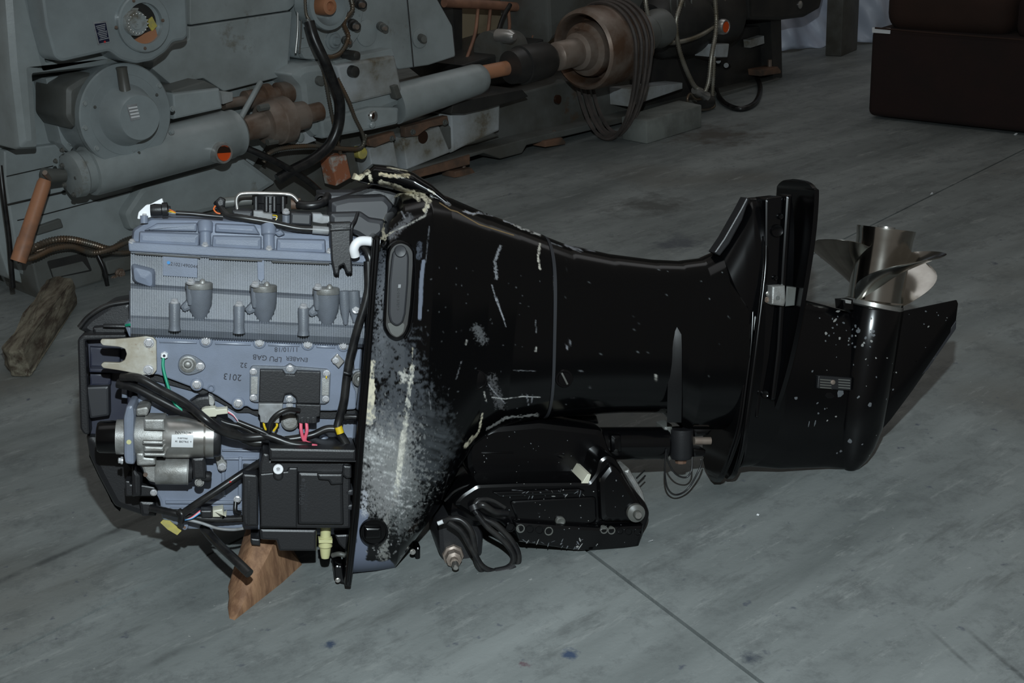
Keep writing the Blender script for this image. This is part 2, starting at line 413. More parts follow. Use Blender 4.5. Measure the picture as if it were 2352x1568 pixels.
# value noise for wear painting
_G = rng.random((256, 256))
def vn(x, y):
    xi = np.floor(x).astype(int); yi = np.floor(y).astype(int); fx = x-xi; fy = y-yi
    fx = fx*fx*(3-2*fx); fy = fy*fy*(3-2*fy); g = lambda a, b: _G[a % 256, b % 256]
    return (g(xi, yi)*(1-fx)+g(xi+1, yi)*fx)*(1-fy)+(g(xi, yi+1)*(1-fx)+g(xi+1, yi+1)*fx)*fy
def fbm(x, y, s):
    return .5*vn(x/s, y/s)+.3*vn(x/s*2.1+7, y/s*2.1)+.2*vn(x/s*4.3+3, y/s*4.3)
def segd(X, Y, pts):
    best = np.full(X.shape, 1e9)
    for (x0, y0), (x1, y1) in zip(pts[:-1], pts[1:]):
        dx, dy = x1-x0, y1-y0; t = np.clip(((X-x0)*dx+(Y-y0)*dy)/max(1e-6, dx*dx+dy*dy), 0, 1)
        best = np.minimum(best, np.hypot(X-x0-t*dx, Y-y0-t*dy))
    return best
def painter(strokes):
    """stroke: (points, half width px, colour, edge raggedness 0..1 (1: specks, 2: brushed streaks), noise scale, strength)"""
    def fn(X, Y):
        out = np.zeros((len(X), 4))
        for pts, w, c, ed, ns, st in strokes:
            e = min(ed, .8); xs = [q[0] for q in pts]; ys = [q[1] for q in pts]
            I = np.nonzero((X > min(xs)-w*2) & (X < max(xs)+w*2) & (Y > min(ys)-w*2) & (Y < max(ys)+w*2))[0]
            if len(I) == 0: continue
            x, y = X[I], Y[I]; d = segd(x, y, pts); n = fbm(x, y, ns); lim = w*(1-e+2*e*n)
            if ed < 1:
                a = np.clip((lim*(.72 if w < 4 else 1.)-d)/max(1.2, w*.15)+.5, 0, 1)*st
                if w < 7 and ed > .3: a *= np.clip(.15+2.6*(fbm(x+31, y+57, 5.)-.28), 0, 1)
            else:
                fall = np.clip((lim-d)/(w*.55), 0, 1)
                if ed >= 2:
                    p = x*.97+y*.24; q = -x*.24+y*.97
                    a = fall*st*np.clip(.25+1.3*(fbm(p/6, q, ns)-.25)+.5*(fbm(x, y, 26)-.4), 0, 1)
                else: a = fall*st*np.clip((fbm(x+91, y+17, ns)-.46+.18*fall)*6, 0, 1)
            o = out[I]; aa = np.where(o[:, 3] < .02, 1., a/np.maximum(.02, np.maximum(a, o[:, 3])))[:, None]
            o[:, :3] = o[:, :3]*(1-aa)+np.array(c)*aa; o[:, 3] = np.maximum(o[:, 3], a); out[I] = o
        return out
    return fn
# ================================================================== setting
def line_dir(a, b): return (b-a).normalized()
fl0 = mk('floor', [(-14, -4, -.02), (16, -4, -.02), (16, 20, -.02), (-14, 20, -.02)], [(0, 1, 2, 3)], 'oil_dark'); fl0['kind'] = 'structure'
JA, JB = FLR(0, 1511), FLR(2240, 399); KA, KB = FLR(1370, 1280), FLR(1750, 1568)
jd, kd = line_dir(JA, JB), line_dir(KA, KB)
jn = Vector((-jd.y, jd.x, 0)); kn = Vector((-kd.y, kd.x, 0))
def cut(poly, p0, n, off):
    out = []
    for i in range(len(poly)):
        a, b = poly[i], poly[(i+1) % len(poly)]; da, db = (a-p0).dot(n)-off, (b-p0).dot(n)-off
        if da >= 0: out.append(a)
        if da*db < 0: out.append(a.lerp(b, da/(da-db)))
    return out
big = [Vector(q) for q in ((-14, -4, 0), (16, -4, 0), (16, 20, 0), (-14, 20, 0))]
for sj in (1, -1):
    for sk in (1, -1):
        q = cut(cut(big, JA, jn*sj, .0035), KA, kn*sk, .004)
        k = len(q); v = [(a.x, a.y, 0) for a in q]+[(a.x, a.y, -.02) for a in q]
        f = [tuple(range(k))]+[(i, i+k, (i+1) % k+k, (i+1) % k) for i in range(k)]
        o = mk('concrete_slab', v, f, 'floor', fl0)
# back wall of the workshop
wb = mk('wall_back', [(-14, 13, -.02), (16, 13, -.02), (16, 13, 5), (-14, 13, 5), (-14, 13.2, -.02), (16, 13.2, -.02), (16, 13.2, 5), (-14, 13.2, 5)],
        [(0, 1, 2, 3), (5, 4, 7, 6), (3, 2, 6, 7), (1, 5, 6, 2), (4, 0, 3, 7)], 'grey_steel'); wb['kind'] = 'structure'
# ================================================================== machine tool
PA, PB = FLR(100, 690), FLR(1792, 182)
K = Fr('machine_tool', PA, PB-PA, Vector((0, 0, 1)), 'large grey machine tool with gear housings, shafts and rusty pulley behind the outboard', 'machine')
MG, MB_, MD, MK, MP = 'machine_grey', 'machine_blue', 'machine_dark', 'machine_black', 'machine_pale'
# bed and column
K.prism('column', [(-140, -60), (668, -60), (668, 250), (560, 420), (420, 470), (330, 500), (300, 660), (185, 700), (20, 640), (-60, 400)], -.75, -.12, MG, r=6, ch=.01)
K.prism('machine_bed', [(330, 500), (560, 420), (660, 330), (900, 290), (1280, 190), (1450, 150), (1790, 65), (1795, 182), (1600, 235), (1225, 318), (950, 400), (840, 470), (640, 560), (420, 640), (320, 600)], -.85, -.10, MD, ch=.01)
K.prism('bed_rail', [(640, 548), (840, 460), (952, 385), (1208, 318), (1500, 252), (1792, 178), (1792, 190), (1500, 266), (1210, 334), (1200, 352), (1150, 365), (1112, 352), (950, 402), (840, 482), (640, 566)], -.3, .0, MD, r=3, ch=.006)
K.prism('coolant_tray', [(1015, 285), (1045, 290), (1135, 255), (1128, 300), (1150, 312), (1095, 330), (985, 355), (1000, 320)], -.1, -.035, MD, ch=.01)
# left base
lb = K.prism('base_panel', [(8, 345), (135, 330), (330, 400), (330, 560), (300, 640), (240, 660), (85, 690), (40, 600), (10, 420)], -.3, -.09, MG, r=4, ch=.008)
K.tube('panel_seam', [(15, 405, -.085), (122, 381, -.085)], 1.2, MK, lb)
K.tube('panel_seam', [(18, 470, -.085), (150, 440, -.085)], 2.4, MK, lb)
K.tube('panel_seam', [(95, 494, -.085), (300, 440, -.085)], 1.2, MK, lb)
K.tube('panel_seam', [(40, 506, -.085), (95, 494, -.085)], 1.2, MK, lb)
K.prism('slot_cover', [(82, 522), (140, 502), (147, 522), (85, 541)], -.1, -.075, MD, lb, r=4, ch=.004)
ft = K.prism('machine_foot', [(70, 590), (228, 560), (236, 600), (238, 645), (95, 690), (85, 660)], -.25, -.015, MD, r=3, ch=.008)
K.prism('pocket', [(108, 600), (195, 580), (212, 622), (122, 640)], -.05, -.013, MK, ft, r=5, ch=.0005)
K.prism('clamp_plate', [(118, 618), (190, 600), (206, 620), (124, 638)], -.04, -.008, MD, ft, r=2)
K.prism('machine_foot', [(240, 600), (300, 585), (310, 618), (250, 632)], -.2, -.03, MD, r=4, ch=.006)
K.bolt(276, 628, -.02, 12, ft, 'rust_steel'); K.bolt(262, 640, -.02, 8, ft, 'rust_steel')
K.prism('base_bulge', [(285, 490), (325, 430), (560, 360), (640, 420), (560, 470), (430, 500), (330, 530), (300, 530)], -.3, -.05, MG, r=8, ch=.02)
# left arm + gearbox cover
K.prism('side_arm', [(4, -60), (62, -60), (112, 138), (255, 112), (310, 142), (210, 160), (82, 174), (94, 343), (43, 346), (20, 150)], -.14, .07, MG, r=6, ch=.028)
gb = K.prism('gearbox_cover', [(88, -60), (428, -60), (434, 82), (424, 93), (398, 97), (384, 118), (352, 140), (315, 147), (278, 138), (252, 118), (142, 143), (124, 132), (104, 60)], -.05, .16, MB_, r=10, ch=.02)
K.disc('flange_ring', 319, 52, [(.15, 66), (.172, 66), (.176, 63), (.176, 46), (.14, 45)], MB_, gb, 36)
K.disc('housing_bore', 319, 53, [(.12, 45), (.1615, 45)], MK, gb, 32)
K.prism('red_seal', [(330, 78), (358, 66), (363, 85), (348, 100), (310, 102), (295, 92), (312, 90)], .15, .165, 'orange_paint', gb)
K.prism('bronze_vane', [(350, 38), (362, 60), (350, 72), (335, 50)], .15, .166, 'dirty_yellow', gb)
K.prism('shaft_vane', [(286, 50), (300, 18), (320, 18), (300, 60), (310, 80), (290, 75)], .15, .168, MP, gb, r=3)
hb = K.disc('shaft_bearing', 317, 54, [(.14, 29), (.188, 29), (.193, 27), (.193, 15), (.196, 14), (.196, 3), (.2, 2.5)], MG, gb, 32)
for i in range(18):
    a = i*math.tau/18; K.disc('bearing_ball', 319+22*math.cos(a), 54+23*math.sin(a), [(.19, 2.0), (.1945, 1.9), (.1955, .8)], 'chrome_ring', hb, 8)
for a, b in ((267, 63), (374, 47), (333, 111), (307, 2)): K.bolt(a, b, .176, 4, gb, 'rust_steel')
npl = K.prism('name_plate', [(214, 51), (244, 48), (254, 97), (226, 103)], .155, .164, 'connector_grey', gb, ch=.0005)
K.prism('plate_field', [(217, 55), (243, 52), (252, 95), (228, 100)], .16, .1646, 'plate_navy', npl, ch=0)
for i in range(9): K.text('MWEHNMWIHWE'[:11-(i % 4)], 231+i*1.0, 58.5+i*3.9, .165, 2.1, 'white_label', npl, rot=4)
K.prism('red_diamond', [(238, 96), (241, 93), (244, 96), (241, 99)], .164, .165, 'red', npl, ch=0)
# right panels
K.prism('side_panel', [(436, -60), (677, -60), (677, 12), (664, 24), (436, 58)], -.14, -.06, MG, r=6, ch=.004)
K.prism('side_panel', [(400, 98), (434, 90), (434, 62), (672, 26), (660, 173), (515, 210), (468, 180), (392, 193), (350, 158), (352, 142)], -.14, -.06, MG, r=4, ch=.004)
K.tube('weather_strip', [(682, -40, -.03), (684, 60, -.03), (679, 122, -.03)], 2.4, 'chrome_ring'); K.tube('weather_strip', [(690, -40, -.03), (692, 60, -.03), (688, 122, -.03)], 2.0, MD)
# drive housing with round cover
bp = K.prism('mounting_plate', [(105, 180), (150, 172), (180, 320), (160, 350), (142, 330)], -.14, -.03, MG, r=3)
K.bolt(126, 190, -.03, 8, bp, MG); K.bolt(161, 328, -.03, 8, bp, MG)
K.prism('gear_block', [(396, 215), (505, 202), (512, 250), (400, 275)], -.12, .06, MG, r=3, ch=.008)
K.prism('gear_block', [(392, 208), (470, 185), (500, 200), (398, 218)], -.12, .04, MD, r=2, ch=.006)
dr = K.disc('round_cover', 290, 264, [(-.1, 112), (.10, 112), (.105, 117), (.128, 117), (.132, 114), (.132, 92), (.134, 91), (.134, 71), (.138, 69), (.165, 62), (.205, 53), (.212, 50), (.212, 1)], MB_, None, 56, cm=.13)
K.prism('vent_housing', [(150, 200), (190, 175), (245, 160), (250, 200), (200, 260), (172, 300), (150, 270)], -.1, .09, MD, dr, r=8, ch=.02)
K.lathe('filler_neck', (288, 214, .16), (279, 154, .16), [(0, 15), (.1, 13), (.92, 12), (1, 13), (1, 9)], MD, dr, 18)
for a, b in ((194, 238), (195, 294), (222, 341), (320, 369), (394, 303), (365, 197), (396, 250)): K.bolt(a, b, .131, 7, dr, MG)
for a, b in ((218, 246), (360, 218), (319, 351)): K.bolt(a, b, .134, 4, dr, MD)
rp = K.prism('rating_plate', [(291, 242), (314, 238), (323, 273), (301, 278)], .209, .2145, 'connector_grey', dr, ch=.0004)
for i in range(4): K.prism('print_line', [(295+i*2, 247+i*7), (315+i*1.8, 243.5+i*7), (316+i*1.8, 247+i*7), (296+i*2, 250.5+i*7)], .214, .2151, 'white_label', rp, ch=0)
K.text('2A-11', 313, 345, .1345, 6, MG, dr, rot=12, ext=.001)
# big horizontal cylinder
cy = K.lathe('gear_cylinder', (158, 404, .06), (545, 303, .06), [(0, 40), (.01, 52), (.05, 54), (.06, 50), (.1, 50), (.105, 58), (.12, 60), (.93, 61), (.94, 58), (.985, 58), (1, 52)], MG, None, 40)
for a, b in ((128, 370), (143, 345), (176, 408), (170, 447), (148, 425), (143, 380)): K.bolt(a, b, .1, 6, cy, MD, axis=(-1, 0, .1))
K.disc('sight_glass', 515, 352, [(.08, 25), (.158, 25), (.166, 23), (.166, 19), (.16, 18)], 'chrome_ring', cy, 28, cm=.166)
K.disc('oil_window', 515, 352, [(.15, 18), (.163, 17.5)], 'sight_red', cy, 20)
K.prism('oil_level', [(499, 352), (500, 344), (507, 337), (516, 335), (526, 339), (531, 347), (531, 350)], .155, .1645, 'oil_dark', cy, ch=0)
# joint and orange lever
jt = K.lathe('lever_joint', (95, 405, .05), (148, 402, .05), [(0, 12), (.1, 20), (.5, 17), (1, 15)], 'machine_dark', None, 14)
K.lathe('lever_pin', (103, 396, .10), (116, 415, .06), [(0, 6), (1, 6)], 'rust_steel', jt, 10)
K.lathe('lever_arm', (104, 412, .07), (42, 600, .07), [(0, 13), (.05, 16), (.72, 17), (.74, 19), (1, 18)], 'orange_paint', None, 18)
# rusty couplings
sh = K.lathe('drive_coupling', (545, 300, .06), (735, 255, .06), [(0, 18), (.05, 18), (.06, 28), (.30, 31), (.31, 47), (.44, 52), (.45, 55), (.58, 55), (.6, 36), (.8, 33), (.81, 22), (1, 22)], 'rust_steel', None, 32)
for a, b in ((602, 247), (622, 325)): K.lathe('clamp_screw', (a-8, b+2, .1), (a+14, b-2, .1), [(0, 8), (1, 8)], 'machine_dark', sh, 8)
K.lathe('upper_shaft', (512, 240, -.04), (700, 205, -.04), [(0, 12), (.25, 12), (.26, 22), (.45, 22), (.46, 30), (.55, 30), (.56, 18), (.65, 18), (.66, 28), (.88, 26), (.9, 14), (1, 14)], 'rust_steel', None, 24)
K.lathe('feed_tube', (545, 285, .1), (598, 190, -.02), [(0, 7), (1, 7)], MG, None, 12)
K.prism('terminal_block', [(508, 210), (535, 212), (535, 232), (512, 240)], -.06, 0, MP, None, r=2)
# carriage plate
cp = K.prism('carriage_plate', [(692, -60), (972, -60), (1040, 60), (1047, 130), (985, 150), (915, 160), (900, 130), (730, 142), (700, 135), (690, 110)], -.3, -.05, MG, None, r=6, ch=.006)
K.tube('panel_seam', [(932, -40, -.045), (950, 155, -.045)], 1.5, MK, cp)
rp2 = K.prism('belt_guard_plate', [(690, -60), (830, -60), (835, 20), (826, 80), (800, 115), (740, 138), (700, 135), (688, 112), (716, 108), (730, 90), (700, 20)], -.06, -.035, MG, cp, r=5, ch=.003)
for a, b in ((695, 85), (715, 125), (693, 117), (825, 35), (698, 10)): K.bolt(a, b, -.035, 3, rp2, MG)
pu = K.disc('dished_pulley', 753, 12, [(-.04, 52), (.03, 54), (.05, 57), (.06, 55), (.062, 46), (.04, 44), (.012, 30), (.01, 20)], MB_, None, 40, cm=.05)
K.disc('orange_hub', 752, 14, [(.0, 22), (.05, 21), (.075, 19), (.078, 11), (.06, 9)], 'orange_paint', pu, 20)
for a, b, r in ((832, 10, 12), (818, 60, 12), (801, 96, 9), (884, 64, 9)):
    K.lathe('knob', (a-10, b-4, -.04), (a+2, b+1, .03), [(0, r*1.15), (.45, r*1.05), (.5, r*.8), (.95, r*.85), (1, r*.5)], MK if r == 12 else MD, cp, 16)
    K.disc('knob_tip', a+3, b+2, [(.02, r*.55), (.036, r*.5)], 'rust_steel', cp, 12)
K.disc('inspection_cover', 843, 76, [(-.05, 30), (-.044, 30), (-.043, 28)], MG, cp, 30)
K.disc('bearing_boss', 776, 95, [(-.04, 22), (-.03, 22), (-.028, 17), (-.02, 16), (-.018, 11), (-.005, 8)], MB_, cp, 24)
bs = K.disc('end_boss', 966, 88, [(-.055, 22), (-.04, 22), (-.039, 20)], MG, cp, 24)
K.lathe('boss_pin', (966, 86, -.04), (974, 90, .02), [(0, 9), (.7, 9), (1, 7)], MD, bs, 12)
# saddle
K.prism('saddle', [(662, 170), (702, 148), (905, 128), (922, 205), (930, 240), (725, 318), (700, 290), (690, 200)], -.2, .03, MG, None, r=8, ch=.03)
K.prism('saddle_door', [(772, 150), (908, 128), (924, 210), (810, 238), (790, 215)], 0, .055, MP, None, r=6, ch=.01)
K.prism('door_latch', [(902, 198), (914, 194), (924, 224), (912, 228)], .04, .075, MD, None, r=2, ch=.003)
K.prism('saddle_strip', [(770, 140), (900, 112), (906, 128), (772, 152)], -.1, .02, MG, None, r=2)
for a, b, r in ((818, 165, 14), (822, 128, 11)): K.disc('black_cap', a, b, [(.0, r), (.06, r), (.078, r*.9), (.082, r*.5)], MK, None, 20)
K.disc('oil_plug', 740, 186, [(.02, 11), (.05, 11), (.052, 6)], MD, None, 14)
K.prism('saddle_apron', [(735, 275), (850, 245), (918, 246), (916, 285), (862, 298), (742, 320)], -.1, .05, MG, None, r=6, ch=.012)
K.disc('eyelet', 855, 266, [(.03, 12), (.06, 12), (.064, 9), (.05, 7)], 'chrome_ring', None, 18); K.disc('eyelet_bore', 855, 266, [(.05, 8), (.058, 8)], 'oil_dark', None, 14)
K.disc('oil_plug', 858, 287, [(.04, 8), (.06, 8), (.064, 5)], MG, None, 12)
K.lathe('spindle_sleeve', (905, 240, .0), (1112, 177, .06), [(0, 46), (.2, 44), (.9, 37), (.97, 33), (1, 26)], MG, None, 32)
K.lathe('spindle_bar', (1105, 168, .06), (1195, 150, .10), [(0, 17), (1, 17)], 'orange_paint', None, 20)
K.lathe('spindle_nose', (1172, 155, .11), (1262, 135, .12), [(0, 38), (.25, 41), (.26, 45), (.9, 42), (1, 34)], MK, None, 32)
K.lathe('feed_drum', (1120, 118, -.25), (1185, 110, -.25), [(0, 45), (.5, 48), (1, 40)], MD, None, 28)
K.disc('white_knob', 1182, 85, [(-.2, 16), (-.12, 16), (-.1, 8)], 'chrome_ring', None, 18)
# big pulley
PC = .13
pl = K.lathe('belt_pulley', (1262, 134, PC), (1432, 92, PC), [(0, 16), (.06, 16), (.08, 31), (.09, 33), (.34, 33), (.36, 43), (.42, 46), (.44, 48), (.46, 62), (.52, 66), (.56, 64), (.57, 58), (.66, 60), (.68, 76), (.5, 80), (.44, 82), (.42, 86), (.44, 93), (.5, 96), (.62, 97), (.7, 94), (.74, 97), (.78, 94), (.82, 97), (.86, 94), (.90, 97), (.94, 94), (1, 96)], 'rust_steel', None, 56)
for k in range(5):
    a = k*math.tau/5+.4; K.disc('pulley_screw', 1342+math.cos(a)*24, 108+math.sin(a)*50, [(PC+.0, 3), (PC+.02, 3)], 'rust', pl, 8)
K.lathe('rear_shaft', (1425, 95, PC), (1480, 80, PC), [(0, 48), (.2, 40), (.4, 22), (.6, 18), (1, 18)], MD, None, 20)
K.lathe('flange_coupling', (1462, 84, PC), (1520, 62, PC), [(0, 20), (.1, 38), (.4, 42), (.5, 36), (.8, 46), (1, 44)], MD, None, 28)
mo = K.lathe('drive_motor', (1490, 60, -.05), (1660, 20, -.05), [(0, 50), (.1, 78), (.3, 84), (.35, 90), (.9, 90), (1, 70)], MK, None, 40)
for i in range(5): K.tube('cooling_fin', [(1545+i*16, -40, .08), (1540+i*16, 10, .09), (1548+i*16, 60, .06)], 2.5, 'grey_steel', mo)
K.prism('motor_bracket', [(1430, -60), (1500, -60), (1490, 70), (1450, 120), (1425, 60)], -.25, -.1, MD, None, ch=.01)
K.prism('motor_bracket', [(1620, 0), (1665, -40), (1690, 40), (1640, 70), (1610, 60)], -.2, .0, MD, None, ch=.01)
# rear pipes
mf = K.tube('oil_manifold', [(1020, 6, -.4), (1130, 12, -.4), (1240, 20, -.4)], 11, 'copper_hose', None, seg=12)
for a, b, c, d in ((1098, 20, 1072, 135), (1126, 22, 1100, 140), (1168, 25, 1160, 105), (1233, 32, 1225, 85)):
    K.tube('oil_pipe', [(a, b, -.4), ((a+c)/2+6, (b+d)/2, -.36), (c, d, -.3)], 4, 'copper_hose', mf)
K.tube('oil_hose', [(1172, 10, -.35), (1155, 40, -.34), (1142, 80, -.32), (1136, 110, -.3)], 5, 'rubber', mf)
K.prism('rear_frame', [(1042, -60), (1275, -60), (1275, 100), (1180, 120), (1055, 150)], -1.0, -.62, 'wall_brown', None, ch=.01)
K.prism('rear_post', [(1035, -60), (1062, -60), (1062, 150), (1048, 150)], -.62, -.45, MK, None)
K.prism('pulley_guard', [(1255, -60), (1440, -60), (1440, 60), (1360, 20), (1285, 80), (1262, 100)], -.5, -.2, MD, None, ch=.02)
K.prism('rear_ledge', [(1060, 150), (1250, 90), (1255, 170), (1120, 200)], -.62, -.2, MK, None, ch=.01)
# pale plates on the bed
for q in ([(846, 340), (905, 325), (918, 395), (858, 408)], [(925, 318), (1010, 290), (1035, 350), (935, 390)]):
    K.prism('bed_plate', q, -.12, -.015, MP, None, r=2, ch=.006)
K.disc('bed_bore', 972, 315, [(-.05, 15), (-.013, 15)], 'oil_dark', None, 20)
for q, bl in (([(845, 320), (905, 302), (910, 318), (862, 338), (850, 336)], ((900, 318),)), ([(930, 292), (1028, 266), (1032, 284), (988, 292), (975, 300), (960, 312), (932, 315)], ((948, 303), (1022, 281)))):
    rb = K.prism('rusty_strap', q, -.02, .01, 'rust', None, ch=.003)
    for a, b in bl: K.bolt(a, b, .01, 7, rb, 'machine_dark')
K.prism('rusty_strap', [(945, 395), (1080, 355), (1080, 378), (955, 410)], -.1, .01, 'rust', None, ch=.004)
K.prism('bed_panel', [(1035, 262), (1150, 225), (1148, 300), (1060, 340), (1038, 352)], -.15, -.03, MP, None, r=3, ch=.01)
K.prism('bed_ledge', [(1040, 235), (1200, 205), (1215, 222), (1120, 250), (1068, 262), (1035, 262)], -.3, .02, MK, None, r=3, ch=.006)
K.disc('bed_bore', 1283, 228, [(-.07, 10), (-.058, 10)], 'oil_dark', None, 18)
K.prism('bed_step', [(1445, 205), (1568, 190), (1568, 204), (1447, 245)], -.1, .02, MP, None, ch=.004)
for x, y in ((1270, 328), (1062, 398), (1765, 165)):
    wf = K.prism('levelling_wedge', [(x-18, y-4), (x+22, y-12), (x+30, y-2), (x+28, y+4), (x-16, y+10)], -.06, .02, 'rust', None, ch=.004)
    K.lathe('levelling_screw', (x+3, y-6, -.02), (x+3, y-28, -.02), [(0, 8), (.2, 8), (.25, 5), (1, 5)], 'rust_steel', wf, 10)
# orange junction box with conduits
jb = K.prism('junction_box', [(760, 362), (796, 355), (808, 408), (773, 428)], -.02, .05, 'orange_box', None, r=3, ch=.006)
K.prism('box_side', [(796, 350), (812, 345), (822, 400), (808, 410)], -.02, .03, MD, jb)
K.disc('brass_cap', 835, 352, [(0, 14), (.04, 14), (.045, 11)], 'dirty_yellow', None, 16)
K.prism('machine_lug', [(664, 312), (702, 300), (728, 322), (700, 332), (668, 330)], -.1, 0, MP, None, r=3); K.disc('lug_bolt', 692, 316, [(0, 11), (.015, 11), (.018, 7)], MG, None, 14)
K.tube('power_hose', [(710, 50, .08), (722, 90, .1), (745, 140, .12), (765, 190, .12), (780, 235, .12), (776, 290, .11), (755, 335, .10), (715, 368, .09), (670, 392, .08), (638, 412, .07)], 13, 'rubber', None, seg=14)
K.tube('hose_end', [(706, 44, .075), (714, 62, .085)], 7, MD, None)
for pts, r in (([(735, 135, .05), (745, 170, .08), (758, 240, .08), (772, 310, .07), (782, 352, .05)], 5), ([(775, 180, .07), (800, 230, .08), (815, 270, .07), (832, 305, .06), (838, 330, .05)], 5),
               ([(606, 372, .06), (618, 352, .07), (650, 340, .07), (720, 335, .08), (800, 342, .07), (830, 338, .06), (840, 310, .05)], 6),
               ([(700, -20, .05), (703, 30, .05), (712, 48, .06)], 4), ([(802, -20, .03), (810, 20, .04), (796, 40, .04), (790, 55, .03), (800, 85, .03), (785, 118, .04), (765, 130, .05), (745, 130, .05)], 6)):
    K.tube('flexible_conduit', pts, r, 'conduit', None, corr=.26, pitch=.009)
K.tube('black_cable', [(565, 340, .06), (600, 355, .08), (650, 380, .09), (700, 410, .08), (735, 440, .06)], 8, 'rubber', None)
K.tube('black_cable', [(640, 545, .02), (660, 520, .02), (690, 500, .02)], 5, 'rubber', None)
for pts, r in (([(52, 590, .02), (85, 565, .03), (125, 551, .04), (165, 550, .04), (215, 562, .03), (255, 572, .03), (285, 555, .03), (330, 540, .02)], 9),
               ([(40, 598, .04), (80, 590, .05), (120, 572, .05), (165, 566, .05), (210, 580, .04), (250, 573, .05), (280, 560, .05), (320, 542, .04)], 8),
               ([(60, 582, .0), (110, 570, .02), (160, 562, .02), (220, 572, .01), (280, 580, .01), (320, 572, 0)], 7)):
    K.tube('flexible_conduit', pts, r, 'conduit', None, corr=.24, pitch=.009)
K.tube('black_cable', [(0, 380, .0), (8, 450, .02), (20, 540, .02), (25, 600, .02), (30, 660, .02)], 6, 'rubber', None)
K.tube('floor_cable', [(222, 580, .03), (240, 620, .05), (248, 660, .04), (262, 692, .02)], 5, 'rubber', None)
# conduits and loose head at the far end
for pts, r in (([(1482, -30, .12), (1485, 20, .13), (1500, 65, .14), (1525, 92, .14), (1550, 98, .14), (1600, 85, .14), (1640, 60, .13), (1658, 30, .12), (1665, -30, .1)], 6),
               ([(1578, -30, .16), (1562, 15, .17), (1553, 50, .17), (1557, 100, .17), (1570, 145, .17), (1590, 190, .16), (1602, 205, .15)], 6),
               ([(1640, -30, .13), (1645, 40, .14), (1643, 80, .15), (1634, 130, .16), (1628, 185, .16), (1620, 210, .15)], 6), ([(1642, 80, .12), (1640, 140, .13), (1636, 220, .12)], 5)):
    K.tube('flexible_conduit', pts, r, 'conduit_silver', None, corr=.26, pitch=.011)
K.lathe('conduit_union', (1596, 206, .15), (1622, 222, .15), [(0, 10), (.4, 12), (.5, 9), (1, 12)], 'chrome_ring', None, 12)
K.disc('sight_glass', 1668, 62, [(.0, 18), (.155, 18), (.165, 16), (.165, 13), (.16, 12)], 'chrome_ring', None, 24, cm=.165); K.disc('oil_window', 1668, 62, [(.15, 13), (.163, 12)], 'sight_red', None, 16)
K.prism('relay_box', [(1644, 102), (1676, 100), (1672, 132), (1642, 132)], .02, .14, MP, None, r=2, ch=.006)
K.prism('pale_sign', [(1722, 92), (1755, 82), (1756, 100), (1724, 110)], -.08, -.04, MP, None)
K.prism('control_box', [(1718, -60), (1905, -60), (1885, 20), (1850, 40), (1785, 48), (1722, 46)], -.3, .05, MK, None, r=6, ch=.02)
K.disc('push_button', 1840, 11, [(.04, 9), (.055, 9), (.058, 6)], 'chrome_ring', None, 16)
K.prism('end_leg', [(1770, 40), (1794, 30), (1797, 183), (1776, 188)], -.5, -.02, MK, None)
K.prism('bed_frame', [(1450, 120), (1700, 60), (1775, 60), (1775, 185), (1640, 215), (1450, 260)], -.5, -.09, MK, None, ch=.01)
cr = K.tube('crank_rod', [(1575, 240, .13), (1610, 256, .12), (1640, 262, .12), (1676, 278, .12)], 4, MD, None); K.lathe('crank_knob', (1674, 276, .12), (1670, 256, .12), [(0, 8), (1, 5)], MK, cr, 10)
K.tube('wire_loop', [(1585, 215, .14), (1580, 235, .14), (1610, 252, .15), (1640, 245, .14), (1632, 225, .14), (1600, 228, .14)], 3, 'conduit', None, closed=True)
K.lathe('hook_block', (1612, 236, .14), (1632, 232, .14), [(0, 14), (1, 14)], MK, None, 14)
# ------------------------------------------------------------------ belts hanging from the pulley
sc_ = K.mpp(1262, 134, PC); axA, axB = K.L(1262, 134, PC), K.L(1432, 92, PC); axd = (axB-axA)
zc = None
for i in range(4):
    c0 = axA+axd*(.72+.075*i); R = 99*sc_; pts = []
    bot = -K.W(c0).z+.012+.004*i
    for k in range(28):
        a = math.tau*k/28; cx = math.cos(a); sy = math.sin(a)
        if sy >= 0: pts.append(Vector((c0.x, c0.y+R*sy, c0.z+R*cx)))
        else: pts.append(Vector((c0.x+.012*i*sy, c0.y+sy*(-bot), c0.z+R*cx*(1-.10*sy*sy*(i % 2)))))
    v, f = tube_mesh([K.W(q) for q in pts], .009, 6, True, per=3)
    tag(mk('drive_belt', v, f, 'belt'), ('dusty black drive belt on the pulley, the one nearest its open dished face', 'second drive belt from the open dished face of the rusty pulley', 'third drive belt from the open dished face of the rusty pulley', 'dusty black drive belt on the pulley, the one farthest from its open face')[i], 'belt', 'drive belts hanging from the rusty pulley')
